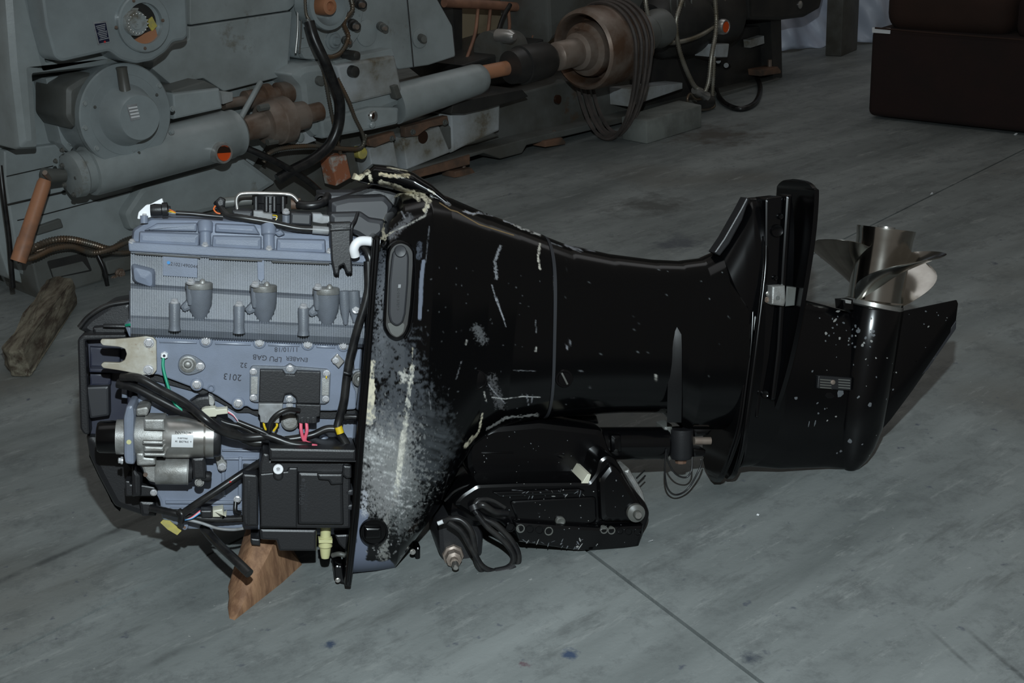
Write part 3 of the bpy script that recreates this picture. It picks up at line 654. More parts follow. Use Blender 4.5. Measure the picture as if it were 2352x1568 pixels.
# ------------------------------------------------------------------ loose things around the machine
def hull(name, corners, m, label, cat, sub=0, amp=0., seed=1, bev=.006):
    import bmesh
    bm = bmesh.new()
    for q in corners: bm.verts.new(q)
    bmesh.ops.convex_hull(bm, input=bm.verts)
    bmesh.ops.dissolve_limit(bm, angle_limit=.02, verts=bm.verts, edges=bm.edges)
    if bev: bmesh.ops.bevel(bm, geom=list(bm.edges), offset=bev, segments=2, affect='EDGES', profile=.5)
    if sub:
        bmesh.ops.triangulate(bm, faces=bm.faces)
        bmesh.ops.subdivide_edges(bm, edges=bm.edges, cuts=sub, use_grid_fill=True)
        r = random.Random(seed); ph = [r.uniform(0, 6) for _ in range(6)]
        for v in bm.verts:
            x, y, z = v.co*22
            n = math.sin(x*1.3+ph[0])*math.sin(y*1.1+ph[1])+.6*math.sin(x*3.1+z*2+ph[2])*math.sin(y*2.7+ph[3])+.4*math.sin(x*6+y*5+z*7+ph[4])
            if v.co.z > .004: v.co += v.normal*amp*n
    me = bpy.data.meshes.new(name); bm.to_mesh(me); bm.free()
    me.polygons.foreach_set('use_smooth', [True]*len(me.polygons)); me.set_sharp_from_angle(angle=math.radians(42)); me.materials.append(M_[m])
    o = bpy.data.objects.new(name, me); COL.objects.link(o); return tag(o, label, cat)
def up(p, h): return Vector((p.x, p.y, h))
q = [FLR(1428, 320), FLR(1486, 331), FLR(1612, 292), FLR(1560, 280)]
hull('concrete_block', q+[up(a, .105) for a in q], 'block_concrete', 'rectangular grey block on the floor beside the hanging belts', 'block')
q = [FLR(20, 848), FLR(28, 866), FLR(72, 866), FLR(178, 700), FLR(120, 692)]
hull('timber_block', [*q, up(q[0], .07), up(q[1], .075), up(q[2]-Vector((.01, 0, 0)), .085), up(q[3], .09), up(q[4], .08)], 'wood_old', 'weathered splintered timber block lying near the machine base', 'wood', 3, .006, 3)
def wedge():
    F = lambda x, y: FLR(x, y)
    def E(px, py, c, z): p = MW(px, py, c); return Vector((p.x, p.y, z))
    q = [F(523, 1395), F(527, 1420), F(539, 1424), F(648, 1338), E(690, 1266, .06, 0), E(560, 1266, .0, 0), F(545, 1330)]
    tp = [F(526, 1385)+Vector((0, .01, .03)), F(560, 1345)+Vector((0, .05, .06)), E(585, 1262, .13, .098), E(640, 1262, .12, .098), E(640, 1262, .02, .10), E(585, 1262, .02, .10)]
    hull('wood_wedge', q+tp, 'wood_fresh', 'reddish split wood wedge propped under the engine end of the outboard', 'wood', 3, .0028, 5, 0)
def blob(name, px, py, r, m, label, cat, seed):
    rr = random.Random(seed); c = FLR(px, py)
    return hull(name, [c+Vector((rr.uniform(-r, r), rr.uniform(-r, r), z)) for z in (0, 0, 0, 0, r*.5, r*.7, r*.6)], m, label, cat, bev=0)
blob('wood_chip', 622, 1349, .008, 'wood_fresh', 'tiny reddish wood chip on the floor by the split wedge', 'chip', 1)
blob('paper_scrap', 2140, 445, .01, 'white_label', 'small white scrap on the floor above the propeller', 'scrap', 2)
blob('paper_scrap', 1676, 212, .012, 'white_gloss', 'small bright white scrap inside the black hose loop', 'scrap', 3)
blob('paper_scrap', 2333, 309, .012, 'white_label', 'small white scrap at the foot of the brown sofa', 'scrap', 4)
blob('paint_flake', 1494, 1243, .006, 'white_label', 'small white paint flake on the floor by the bracket', 'flake', 5)
blob('paint_flake', 1742, 1183, .004, 'white_label', 'tiny white paint flake below the gearcase', 'flake', 6)
# black hose loop on the floor
pts = [K.L(1650, 140, .0)]+[K.loc(FLR(x, y, .014)) for x, y in ((1648, 170), (1645, 205), (1662, 235), (1700, 250), (1735, 235), (1746, 200), (1730, 172), (1690, 158))]+[K.L(1668, 150, .0)]
v, f = tube_mesh([K.W(a) for a in pts], .013, 10); tag(mk('rubber_hose', v, f, 'rubber'), 'black rubber hose curling in a loop on the floor beyond the grey block', 'hose')
# ------------------------------------------------------------------ sofa
s0, s1 = FLR(1990, 272), FLR(2352, 313); sd = (s1-s0).normalized(); sn = Vector((-sd.y, sd.x, 0)); sl = 2.0
S = Fr('sofa', s0, sd, Vector((0, 0, 1)), 'dark red-brown upholstered sofa with a white tag, standing on the concrete floor', 'sofa')
def rbox(name, a0, a1, b0, b1, c0, c1, m, p, rad, seg=4, puff=0.):
    import bmesh
    bm = bmesh.new(); bmesh.ops.create_cube(bm, size=1)
    for v in bm.verts: v.co = Vector(((a0+a1)/2+v.co.x*(a1-a0), (b0+b1)/2+v.co.y*(b1-b0), (c0+c1)/2+v.co.z*(c1-c0)))
    bmesh.ops.bevel(bm, geom=list(bm.edges), offset=rad, segments=seg, affect='EDGES', profile=.5)
    me = bpy.data.meshes.new(name); bm.to_mesh(me); bm.free(); me.polygons.foreach_set('use_smooth', [True]*len(me.polygons)); me.materials.append(M_[m])
    o = bpy.data.objects.new(name, me); COL.objects.link(o); o.parent = p; return o
ht = S.L(1996, 66, 0).y
rbox('frame', 0, sl, .012, ht, -.85, 0, 'sofa_fabric', S.root, .03)
rbox('seat_cushion', .035, .62, ht-.02, ht+.20, -.82, -.03, 'sofa_cushion', S.root, .085, 6)
rbox('seat_cushion', .64, 1.25, ht-.02, ht+.18, -.82, -.03, 'sofa_fabric', S.root, .06, 6)
rbox('back_cushion', .10, .66, ht+.15, ht+.55, -.8, -.12, 'sofa_cushion', S.root, .09, 6)
S.tube('piping', [(2010, 64, .005), (2120, 74, .005), (2352, 92, .005)], 2, 'sofa_cushion', None)
tg = S.prism('white_tag', [(2003, 63), (2045, 65), (2044, 78), (2003, 75)], 0, .004, 'white_label', None, r=1, ch=.0005)
# ------------------------------------------------------------------ tarp covered stuff behind
pz = [FLR(1772, 120), FLR(1996, 100)]
tdir = (pz[1]-pz[0]).normalized(); tn = Vector((-tdir.y, tdir.x, 0)); TL = (pz[1]-pz[0]).length+.5
v = []; f = []; nu, nv = 90, 60
for i in range(nu):
    for j in range(nv):
        a = TL*i/(nu-1); h = 1.3*(1-j/(nv-1))
        fold = .05*math.sin(a*11+h*2.2)+.03*math.sin(a*23-h*5)+.02*math.sin(h*17+a*6)+.012*math.sin(a*47+h*31)
        p = pz[0]+tdir*a-tn*(fold*(.4+.6*j/nv)+.10*(j/nv)**2)+tn*.12; v.append((p.x, p.y, max(h+.015*math.sin(a*14), .004)))
for i in range(nu-1):
    for j in range(nv-1): f.append((i*nv+j, i*nv+j+1, (i+1)*nv+j+1, (i+1)*nv+j))
tarp = mk('tarpaulin', v, f, 'tarp', ang=80); sm = tarp.modifiers.new('thickness', 'SOLIDIFY'); sm.thickness = .004
tag(tarp, 'pale blue-grey wrinkled tarpaulin draped behind the far end of the machine', 'tarp')
c = FLR(1895, 128); d2 = (FLR(1932, 130)-c); d2n = d2.normalized(); dn = Vector((-d2n.y, d2n.x, 0)); L2 = d2.length
q = [c, c+d2, c+d2+dn*.25, c+dn*.25]
hull('steel_post', q+[up(a, 1.2) for a in q], 'grey_steel', 'dark grey steel cabinet post in front of the blue-grey tarpaulin', 'post')
# ================================================================== outboard motor
def c2w(a): return CR*a[0]-CU*a[1]+CF*a[2]
_v = c2w((.08, -1, -.13)).normalized(); _u = c2w((1, .033, .2)); _u = (_u-_v*_u.dot(_v)).normalized(); _w = _u.cross(_v)
_c = CC+ray(1250, 800)*2.70; _r = ray(1250, 1262)
MO = CC+_r*((_c-CC).dot(_w)/_r.dot(_w))
M = Fr('outboard_motor', MO, _u, _v, 'black outboard motor without its engine hood, standing on its bracket on the floor', 'outboard motor')
P = M.prism; G = 'engine_grey'; GC = 'engine_cast'; BP = 'black_plastic'; RB = 'rubber'; BG = 'black_paint'
def MW(px, py, c): return M.W(M.L(px, py, c))
wedge()
# ---------------------------------------------------------------- engine block
blk = P('engine_block', [(318, 770), (860, 775), (842, 1228), (700, 1230), (600, 1218), (430, 1216), (372, 1195), (366, 1150), (312, 1060)], -.17, .10, G, r=8, ch=.006)
for q in ([(380, 1150), (545, 1150), (545, 1158), (380, 1157)], [(510, 1032), (600, 1034), (600, 1038), (510, 1036)], [(500, 1052), (590, 1052), (590, 1056), (500, 1056)], [(390, 1165), (560, 1168), (560, 1172), (390, 1169)]):
    P('block_rib', q, .09, .107, G, blk, ch=.002)
P('block_web', [(548, 1050), (556, 1050), (556, 1150), (546, 1150)], .09, .109, G, blk, ch=.003); P('block_web', [(508, 1060), (516, 1060), (518, 1140), (510, 1140)], .09, .109, G, blk, ch=.003)
P('cover_shadow_gap', [(345, 775), (812, 790), (818, 955), (762, 962), (590, 956), (572, 948), (545, 948), (500, 922), (448, 900), (345, 872)], .095, .106, BP, blk, r=4, ch=.001)  # black strip standing in for the shadow gap below the side cover
# side cover
scv = P('side_cover', [(340, 766), (352, 760), (378, 762), (383, 768), (470, 772), (772, 788), (785, 780), (802, 790), (808, 815), (804, 870), (818, 900), (818, 940), (760, 944), (580, 941), (566, 932), (546, 940), (500, 910), (466, 892), (448, 892), (362, 860), (345, 860)], .10, .122, G, r=6, ch=.004)
for q in ([(366, 783), (452, 785), (452, 789), (366, 787)], [(494, 787), (576, 789), (576, 793), (494, 791)], [(616, 790), (688, 792), (688, 796), (616, 794)], [(727, 794), (770, 796), (770, 800), (727, 798)]):
    P('cover_ridge', q, .118, .1265, G, scv, ch=.002)
for x, y in ((473, 783), (596, 786), (707, 790), (789, 793), (452, 883), (547, 926)):
    M.disc('bolt_pad', x, y, [(.11, 15), (.124, 15), (.1255, 13)], G, scv, 22); M.bolt(x, y, .127, 10.5, scv)
M.disc('dowel_boss', 485, 891, [(.11, 9), (.126, 9), (.127, 7), (.124, 4)], G, scv, 16)
td = P('sensor_flange', [(408, 838), (412, 822), (428, 813), (446, 817), (468, 832), (473, 842), (465, 852), (446, 860), (428, 862), (412, 852)], .12, .128, GC, scv, r=9, ch=.002)
M.disc('sensor_cap', 431, 838, [(.126, 19), (.13, 19), (.131, 16), (.129, 14), (.131, 12), (.131, 9), (.135, 6), (.136, 2)], 'aluminium', td, 24); M.bolt(460, 841, .128, 10, td)
nt_ = M.disc('hex_nut', 377, 817, [(.12, 9), (.13, 9), (.132, 7)], 'white_gloss', scv, 6); M.disc('nut_bore', 377, 817, [(.13, 3.4), (.1325, 3.2)], 'ink', nt_, 12)
M.tube('green_wire', [(375, 822, .136), (375, 845, .14), (384, 880, .145), (398, 920, .15), (418, 942, .155), (440, 952, .16)], 3.6, 'green', None, seg=10)
for t, x, y, h in (('2013', 534, 865, 15), ('LPU GAB', 614, 822, 12), ('ENABER', 682, 824, 10), ('11/10/18', 658, 802, 11), ('32', 560, 838, 12)):
    M.text(t, x, y, .1226, h, 'ink', scv, rot=180+random.uniform(-4, 6), name='marker_writing')
clp = P('cable_clip', [(760, 827), (775, 812), (792, 830), (778, 846)], .122, .132, 'steel', scv, r=2); M.bolt(771, 828, .132, 8, clp)
# control module
mod = P('control_module', [(574, 846), (580, 840), (655, 842), (666, 834), (678, 842), (752, 848), (760, 856), (757, 920), (748, 928), (582, 924), (573, 916)], .12, .132, GC, r=4, ch=.002)
P('module_body', [(597, 849), (650, 850), (656, 860), (676, 861), (682, 852), (737, 854), (735, 927), (682, 926), (679, 912), (668, 903), (655, 905), (650, 924), (594, 924)], .13, .148, BP, mod, r=2, ch=.002)
for q in ([(577, 865), (592, 865), (591, 905), (576, 905)], [(740, 868), (756, 868), (755, 908), (739, 908)]): P('module_ear', q, .13, .134, 'aluminium', mod, ch=.0005)
for x, y in ((582, 853), (666, 846), (750, 857), (582, 913), (665, 916), (748, 916)): M.bolt(x, y, .133, 8.5, mod)
M.bolt(665, 930, .124, 8, scv); P('paint_dab', [(748, 863), (752, 862), (751, 870), (748, 869)], .137, .1385, 'yellow', mod)
cg = P('grey_connector', [(594, 927), (650, 927), (648, 953), (642, 956), (642, 972), (598, 970), (597, 955), (593, 950)], .128, .156, 'connector_grey', r=2, ch=.002)
for x in (606, 620, 633): P('connector_rib', [(x, 956), (x+8, 956), (x+8, 971), (x, 971)], .15, .159, 'connector_grey', cg, ch=.001)
cb = P('black_connector', [(680, 928), (737, 930), (735, 956), (728, 958), (728, 973), (684, 972), (684, 957), (680, 953)], .128, .158, BP, r=2, ch=.002)
for x in (690, 704, 716): P('connector_rib', [(x, 958), (x+8, 958), (x+8, 972), (x, 972)], .15, .161, BP, cb, ch=.001)
for a, b in ((606, 612), (620, 618), (635, 628)): M.tube('yellow_wire', [(a, 970, .15), (a+1, 978, .15), (b, 990, .148)], 2.8, 'yellow', None)
for a, b in ((691, 699), (704, 701)): M.tube('pink_wire', [(a, 971, .155), (a+1, 990, .158), (b, 1012, .155), (718, 1020, .156), (735, 1026, .157)], 4, 'pink', None)
M.disc('core_plug', 666, 968, [(.1, 20), (.115, 20), (.116, 17), (.113, 15.5), (.113, 1)], 'aluminium', blk, 26)
M.disc('drain_boss', 744, 1012, [(.1, 12), (.112, 11), (.118, 7), (.119, 2)], G, blk, 18)
ms = M.disc('mount_grommet', 826, 870, [(.1, 17), (.126, 17), (.128, 14), (.124, 11), (.127, 9), (.122, 5)], 'aluminium', blk, 24)
P('mount_lug', [(808, 850), (850, 845), (848, 960), (820, 950), (806, 890)], .09, .112, GC, blk, r=8, ch=.004)
# ---------------------------------------------------------------- cylinder head with fine ribs
def rib_head():
    rows = [(572, .108), (580, .112), (640, .114), (650, .116), (656, .128), (662, .132), (724, .140), (730, .146), (752, .146), (766, .138), (774, .12)]
    v = []; f = []; cols = []; x = 300.
    while x < 860: cols += [(x, 0), (x+3.3, 0), (x+3.7, 1), (x+5.1, 1)]; x += 5.5
    for x, k in cols:
        for y, c in rows:
            cc = c-(.0055 if k else 0)
            sl = .062 if y < 700 else .045
            q = M.L(x, y+sl*(x-300), cc); v.append((q.x, q.y, cc))
    n = len(rows)
    for i in range(len(cols)-1):
        for j in range(n-1): f.append((i*n+j, i*n+j+1, (i+1)*n+j+1, (i+1)*n+j))
    o = len(v); a = len(cols)
    for i in (0, a-1):
        for j in range(n): q = v[i*n+j]; v.append((q[0], q[1], -.14))
    for j in range(n-1):
        f.append((j, o+j, o+j+1, j+1)); f.append(((a-1)*n+j, (a-1)*n+j+1, o+n+j+1, o+n+j))
    f.append((0, (a-1)*n, o+n, o)); f.append((n-1, o+n-1, o+2*n-1, (a-1)*n+n-1)); f.append(tuple(o+j for j in range(n))+tuple(o+n+j for j in reversed(range(n))))
    return mk('cylinder_head', v, f, GC, M.root, 25)
hd = rib_head()
P('number_pad', [(374, 583), (454, 588), (453, 638), (374, 633)], .10, .1155, G, hd, r=1, ch=.0008)
M.text('021021490044', 420, 609, .116, 8, 'ink', hd, rot=-3); M.disc('blue_paint_dot', 387, 603, [(.112, 4), (.1163, 3.8)], 'blue', hd, 12)
P('smooth_strip', [(591, 596), (607, 597), (607, 640), (600, 648), (592, 640)], .10, .1155, G, hd, ch=.0008)
P('cap_lip', [(310, 580), (460, 590), (460, 594), (310, 584)], .1, .118, MK, hd, ch=.0005); P('cap_lip', [(480, 591), (602, 597), (602, 601), (480, 595)], .1, .118, MK, hd, ch=.0005); P('cap_lip', [(624, 599), (756, 604), (756, 608), (624, 603)], .1, .118, MK, hd, ch=.0005)
P('end_bulge', [(299, 606), (350, 608), (355, 620), (355, 668), (320, 662), (303, 650)], -.1, .135, G, hd, r=10, ch=.02)
M.lathe('end_post', (309, 668, .08), (309, 735, .08), [(0, 12), (1, 12)], GC, hd, 18); M.lathe('end_post', (326, 665, .1), (326, 738, .1), [(0, 10), (1, 10)], GC, hd, 18)
P('head_skirt', [(303, 735), (340, 735), (352, 765), (330, 775), (308, 760)], -.1, .12, GC, hd, r=4, ch=.01)
for x, y in ((457, 660), (605, 666), (749, 672)):
    bs_ = M.lathe('water_outlet', (x, y-2, .14), (x+3, y+84, .126), [(0, 29), (.1, 30), (.3, 29.5), (.5, 27), (.7, 21), (.9, 14), (1, 8)], GC, hd, 28)
    M.lathe('outlet_cap', (x, y-12, .14), (x, y+3, .14), [(0, 28), (.15, 31), (.9, 31), (1, 30)], 'aluminium', bs_, 28)
    M.lathe('cap_ball', (x+8, y-10, .155), (x+8, y-20, .155), [(0, 8), (.5, 7), (.85, 4), (1, 1)], 'aluminium', bs_, 14)
    M.lathe('bolt_boss', (x-20, y+40, .15), (x-20, y-8, .15), [(0, 5), (.3, 9), (1, 9)], GC, bs_, 14)
    M.bolt(x-19, y-12, .16, 10, bs_, axis=(0, 1, .25))
    P('outlet_web', [(x-45, y+45), (x-25, y+25), (x-15, y+50), (x-35, y+58)], .11, .146, GC, hd, r=4, ch=.008)
for x, y in ((401, 692), (549, 698), (697, 703)):
    st = M.lathe('stud_boss', (x, y+4, .155), (x, y+66, .152), [(0, 12), (.03, 13), (.8, 12), (1, 14)], GC, hd, 20)
    M.bolt(x, y+2, .157, 10, st, axis=(0, 1, .25))
M.lathe('stud_boss', (812, 668, .14), (816, 740, .14), [(0, 14), (.5, 14), (1, 6)], GC, hd, 18); M.lathe('stud_boss', (790, 668, .14), (794, 745, .14), [(0, 12), (.5, 12), (1, 5)], GC, hd, 18); M.bolt(817, 712, .15, 9, hd, axis=(0, .5, 1))
# ---------------------------------------------------------------- valve cover
vc = P('valve_cover', [(299, 566), (303, 528), (316, 510), (345, 500), (470, 502), (590, 508), (612, 508), (640, 520), (655, 530), (760, 537), (860, 548), (860, 600), (480, 578)], -.13, .088, G, r=6, ch=.03)
P('cover_flange', [(294, 558), (302, 556), (480, 566), (860, 588), (860, 606), (480, 588), (296, 577)], -.14, .124, G, vc, r=3, ch=.003); P('cover_flange', [(296, 570), (480, 580), (860, 599), (860, 610), (480, 592), (300, 582)], -.14, .118, GC, vc, r=2, ch=.002)
for q in ([(319, 532), (458, 537), (457, 566), (318, 560)], [(488, 541), (601, 544), (601, 574), (486, 568)], [(636, 548), (748, 551), (749, 582), (634, 577)]):
    P('cover_panel', q, .05, .112, G, vc, r=3, ch=.007)
for q in ([(340, 524), (360, 513), (452, 512), (452, 532), (330, 529)], [(494, 513), (585, 517), (598, 530), (598, 540), (493, 534)], [(645, 527), (655, 538), (640, 545), (628, 535)]):
    P('cover_panel', q, .04, .10, G, vc, r=3, ch=.012)
for x, y in ((471, 512), (617, 518)):
    M.lathe('bolt_tower', (x, y-3, .085), (x+1, y+56, .10), [(0, 16), (.05, 18), (.4, 17), (.45, 13), (1, 13)], G, vc, 20)
for x, y in ((471, 563), (618, 571), (303, 556), (757, 577)): M.bolt(x, y, .118, 8, vc, axis=(0, 1, .4))
M.lathe('sensor_post', (331, 512, .09), (331, 495, .09), [(0, 9), (1, 9)], G, vc, 14)
# top of head
sb_ = P('sensor_bracket', [(315, 503), (318, 487), (336, 470), (345, 469), (372, 455), (376, 468), (350, 474), (348, 498), (330, 503)], .07, .085, 'white_gloss', r=3, ch=.001); M.bolt(332, 497, .086, 8, sb_, axis=(0, 1, .4))
sn_ = M.lathe('sensor_plug', (346, 483, .09), (392, 481, .09), [(0, 13), (.2, 15), (.55, 14), (.6, 17), (.85, 17), (.9, 9), (1, 8)], BP, None, 18)
for i, m in enumerate(('orange_wire', 'yellow', 'connector_grey')): M.tube('sensor_wire', [(386, 480+i*4, .095), (396, 484+i*3, .097), (406, 490, .095)], 1.5, m, sn_)
M.tube('sensor_cable', [(404, 489, .095), (440, 491, .095), (480, 495, .094), (512, 498, .092)], 5.5, RB, None)
hb_ = M.tube('coil_harness', [(498, 465, .06), (507, 478, .07), (522, 494, .08), (560, 501, .088), (620, 511, .09), (680, 524, .092), (720, 527, .095), (762, 530, .096)], 8.5, RB, None, corr=.05, pitch=.009)
M.tube('harness_tape', [(718, 527, .096), (755, 530, .097)], 9.4, 'connector_grey', hb_)
P('harness_plug', [(494, 462), (505, 452), (518, 458), (516, 475), (500, 478)], .05, .075, BP, None, r=3, ch=.004); M.tube('orange_wire', [(495, 472, .08), (491, 480, .08), (497, 488, .08), (506, 491, .08)], 2, 'orange_wire', None)
for q, c in (([(533, 482), (580, 484), (580, 502), (533, 500)], .07), ([(668, 488), (716, 490), (715, 519), (666, 516)], .085)): P('ignition_coil', q, -.02, c, 'grey_plastic', None, r=2, ch=.004)
for x, y in ((582, 484), (718, 490)):
    k = P('coil_connector', [(x, y), (x+22, y+1), (x+24, y+5), (x+44, y+7), (x+44, y+22), (x+22, y+24), (x, y+20)], .03, .085, 'connector_grey', None, r=2, ch=.003)
    for i, m in enumerate(('yellow', 'white_label', 'ink')): M.tube('coil_wire', [(x+42, y+10+4*i, .07), (x+54, y+12+4*i, .075), (x+50, y+24, .075)], 1.2, m, k)
M.bolt(657, 487, .06, 9, vc, axis=(0, 1, .3)); M.lathe('coil_post', (657, 490, .05), (657, 512, .05), [(0, 9), (1, 9)], GC, vc, 14)
M.tube('lifting_eye', [(545, 480, .03), (543, 460, .03), (549, 448, .03), (565, 444, .03), (610, 444, .03), (660, 446, .03), (675, 452, .03), (684, 462, .03)], 4.6, 'steel', None, per=10)
oc = M.lathe('oil_cap', (619, 490, .0), (620, 446, .0), [(0, 36), (.5, 36), (.55, 40), (.95, 40), (1, 34)], BP, None, 28)
for x in (588, 612, 630, 650): M.lathe('cap_lug', (x, 486, .042), (x, 452, .038), [(0, 6), (1, 6)], BP, oc, 10)
M.lathe('steel_pipe', (505, 466, -.03), (590, 458, -.03), [(0, 12), (1, 12)], 'machine_dark', None, 16)
M.lathe('pipe_stub', (668, 468, .0), (690, 468, .0), [(0, 13), (1, 13)], 'rust', None, 16); M.tube('breather_hose', [(684, 469, .01), (705, 472, .02), (728, 470, .02), (745, 462, .01), (752, 450, -.02)], 10, RB, None)
# intake ducting beside the cowl
P('air_duct', [(724, 448), (732, 440), (860, 438), (880, 450), (870, 480), (760, 478), (735, 470)], -.16, -.03, 'grey_plastic', None, r=4, ch=.012)
M.lathe('duct_mouth', (738, 459, -.03), (740, 462, .0), [(0, 16), (.8, 15), (.9, 12), (.2, 10)], BP, None, 20)
ic = P('intake_cover', [(758, 462), (800, 452), (885, 448), (905, 470), (895, 540), (855, 560), (845, 600), (800, 560), (760, 560)], -.05, .075, 'grey_plastic', None, r=5, ch=.02)
P('intake_step', [(757, 488), (830, 486), (850, 500), (884, 505), (884, 535), (850, 560), (820, 540), (758, 520)], .05, .105, 'grey_plastic', ic, r=5, ch=.018)
P('fork_tongue', [(757, 512), (808, 510), (806, 545), (810, 627), (797, 628), (796, 612), (789, 608), (781, 612), (779, 631), (768, 630), (761, 596)], .09, .145, BP, ic, r=3, ch=.008)
P('fork_ridge', [(758, 524), (806, 522), (806, 528), (758, 531)], .13, .15, BP, ic, ch=.002)
M.tube('intake_rib', [(806, 560, .125), (808, 520, .13), (816, 505, .12), (822, 488, .11)], 4, BP, ic)
M.tube('white_hose', [(816, 588, .15), (813, 572, .155), (820, 558, .155), (836, 553, .152), (870, 557, .145)], 11, 'white_gloss', None, seg=16, per=10)
# right-hand harness
M.tube('corrugated_hose', [(836, 568, .14), (848, 590, .15), (852, 640, .15), (846, 690, .15)], 9, RB, None, corr=.1, pitch=.008)
hr = M.tube('wiring_harness', [(845, 600, .15), (846, 660, .152), (838, 700, .153), (824, 745, .153), (812, 790, .15), (802, 830, .15), (796, 870, .15), (790, 920, .15), (780, 960, .148), (776, 985, .15), (790, 1010, .15), (806, 1040, .15)], 10, RB, None, seg=12)
M.tube('harness_strap', [(790, 855, .165), (800, 858, .166), (808, 858, .162)], 4, BP, hr); M.tube('yellow_tape', [(777, 980, .157), (782, 995, .158)], 9, 'yellow', hr)
M.tube('harness_branch', [(776, 985, .148), (750, 985, .146), (720, 998, .146), (690, 1005, .148), (655, 1010, .148)], 9, RB, None)
M.tube('corrugated_hose', [(775, 962, .13), (800, 957, .135), (835, 958, .14)], 9, RB, None, corr=.14, pitch=.008)
# ---------------------------------------------------------------- left-hand bracket and pulley end
fk = P('fork_bracket', [(232, 779), (262, 779), (300, 776), (335, 772), (352, 775), (359, 783), (360, 850), (352, 860), (330, 861), (272, 850), (237, 845), (231, 838), (237, 832), (275, 833), (286, 827), (291, 813), (287, 801), (272, 796), (236, 793), (230, 786)], .125, .135, 'bracket_steel', None, r=3, ch=.001)
for x, y in ((342, 787), (341, 849)): M.bolt(x, y, .135, 12, fk)
M.tube('green_wire', [(290, 747, .1), (300, 746, .11), (308, 752, .112), (309, 775, .11)], 3.6, 'green', None)
P('lifting_lug', [(284, 745), (300, 738), (312, 748), (318, 775), (296, 775)], .02, .10, G, None, r=3, ch=.006)
sl_ = P('flywheel_cover', [(180, 775), (192, 768), (300, 766), (305, 800), (300, 1000), (290, 1010), (206, 1000), (193, 998), (186, 985), (178, 800)], -.12, .02, 'navy_plastic', None, r=8, ch=.012)
P('cover_rim', [(178, 780), (190, 769), (290, 768), (290, 778), (196, 782), (206, 998), (193, 998), (184, 985)], .0, .06, BP, sl_, r=5, ch=.006)
P('cover_pocket', [(206, 796), (276, 800), (276, 845), (206, 843)], .0, .035, 'navy_plastic', sl_, ch=.004)
P('cover_shelf', [(205, 845), (300, 850), (300, 858), (205, 855)], .0, .06, 'navy_plastic', sl_, ch=.003); P('cover_pocket', [(206, 858), (255, 858), (254, 884), (206, 886)], .0, .04, 'navy_plastic', sl_, ch=.004)
P('cover_panel', [(193, 888), (250, 886), (251, 955), (206, 962), (196, 900)], .0, .055, 'grey_plastic', sl_, r=3, ch=.005)
P('cover_post', [(279, 885), (292, 885), (292, 915), (279, 914)], .0, .08, G, sl_, ch=.003); P('cover_post', [(292, 800), (306, 800), (306, 930), (292, 930)], -.05, .07, 'navy_plastic', sl_, ch=.003)
P('timing_cover', [(178, 756), (205, 728), (248, 700), (300, 690), (312, 730), (300, 762), (210, 772)], -.14, .0, BP, None, r=5, ch=.01)
M.tube('timing_belt', [(182, 752, .0), (205, 726, .0), (245, 702, .0), (300, 692, .0)], 6, RB, None)
P('belt_guide', [(212, 752), (292, 746), (300, 756), (296, 768), (215, 768)], -.05, .03, BP, None, r=3, ch=.008); P('belt_guide', [(236, 746), (300, 748), (300, 754), (236, 752)], .02, .045, BP, None, ch=.002)
pan = P('lower_pan', [(196, 1000), (290, 1000), (300, 1050), (372, 1130), (372, 1165), (355, 1190), (330, 1188), (284, 1185), (262, 1165), (225, 1095), (204, 1050)], -.13, .035, BP, None, r=8, ch=.03)
P('pan_fin', [(204, 1010), (225, 1060), (260, 1150), (275, 1175), (262, 1165), (225, 1095), (204, 1050)], -.15, .0, BG, pan, ch=.004)
P('pan_bracket', [(286, 1104), (298, 1104), (300, 1112), (330, 1114), (355, 1118), (362, 1130), (355, 1140), (288, 1140)], .02, .115, BP, pan, r=3, ch=.006); P('pan_post', [(302, 1070), (324, 1092), (324, 1140), (302, 1143)], .0, .13, BP, pan, r=4, ch=.008); M.bolt(353, 1131, .118, 8, pan)
P('pan_latch', [(318, 1150), (355, 1152), (358, 1186), (325, 1186)], .0, .06, BP, pan, r=3, ch=.006)
# ---------------------------------------------------------------- starter motor
SA, SB = (222, 1003, .15), (508, 1003, .15)
stt = M.lathe('starter_motor', (376, 1002, .15), (492, 1003, .15), [(0, 48), (.02, 49), (.8, 49), (.82, 47), (.84, 50), (1, 50)], 'steel', None, 44)
M.lathe('end_cap', (490, 1003, .15), (508, 1003, .15), [(0, 46), (.7, 46), (1, 42)], BP, stt, 36)
M.lathe('pinion_cover', (222, 1003, .145), (274, 1003, .145), [(0, 25), (.04, 33), (.15, 37), (1, 39)], BG, stt, 32)
M.lathe('pinion_ring', (268, 1003, .145), (290, 1003, .145), [(0, 40), (1, 41)], 'aluminium', stt, 28)
P('starter_flange', [(284, 1045), (283, 960), (290, 932), (306, 930), (309, 955), (307, 1000), (309, 1068), (287, 1066)], .10, .198, G, stt, r=6, ch=.012)
M.lathe('gear_housing', (306, 1000, .15), (378, 1002, .15), [(0, 46), (.15, 49), (.9, 47), (1, 46)], 'aluminium', stt, 36)
P('housing_lug', [(312, 938), (338, 933), (343, 942), (338, 955), (312, 956)], .10, .17, 'aluminium', stt, r=4, ch=.008)
for q in ([(330, 962), (378, 962), (378, 989), (330, 988)], [(327, 1012), (375, 1013), (375, 1022), (327, 1021)], [(330, 1024), (376, 1026), (376, 1038), (330, 1038)], [(330, 1040), (380, 1041), (380, 1049), (330, 1048)]):
    P('housing_rib', q, .14, .199 if q[0][1] > 1000 else .197, 'aluminium', stt, r=2, ch=.004)
P('housing_foot', [(312, 1040), (330, 1040), (332, 1050), (356, 1052), (358, 1068), (314, 1070)], .10, .185, 'aluminium', stt, r=4, ch=.008)
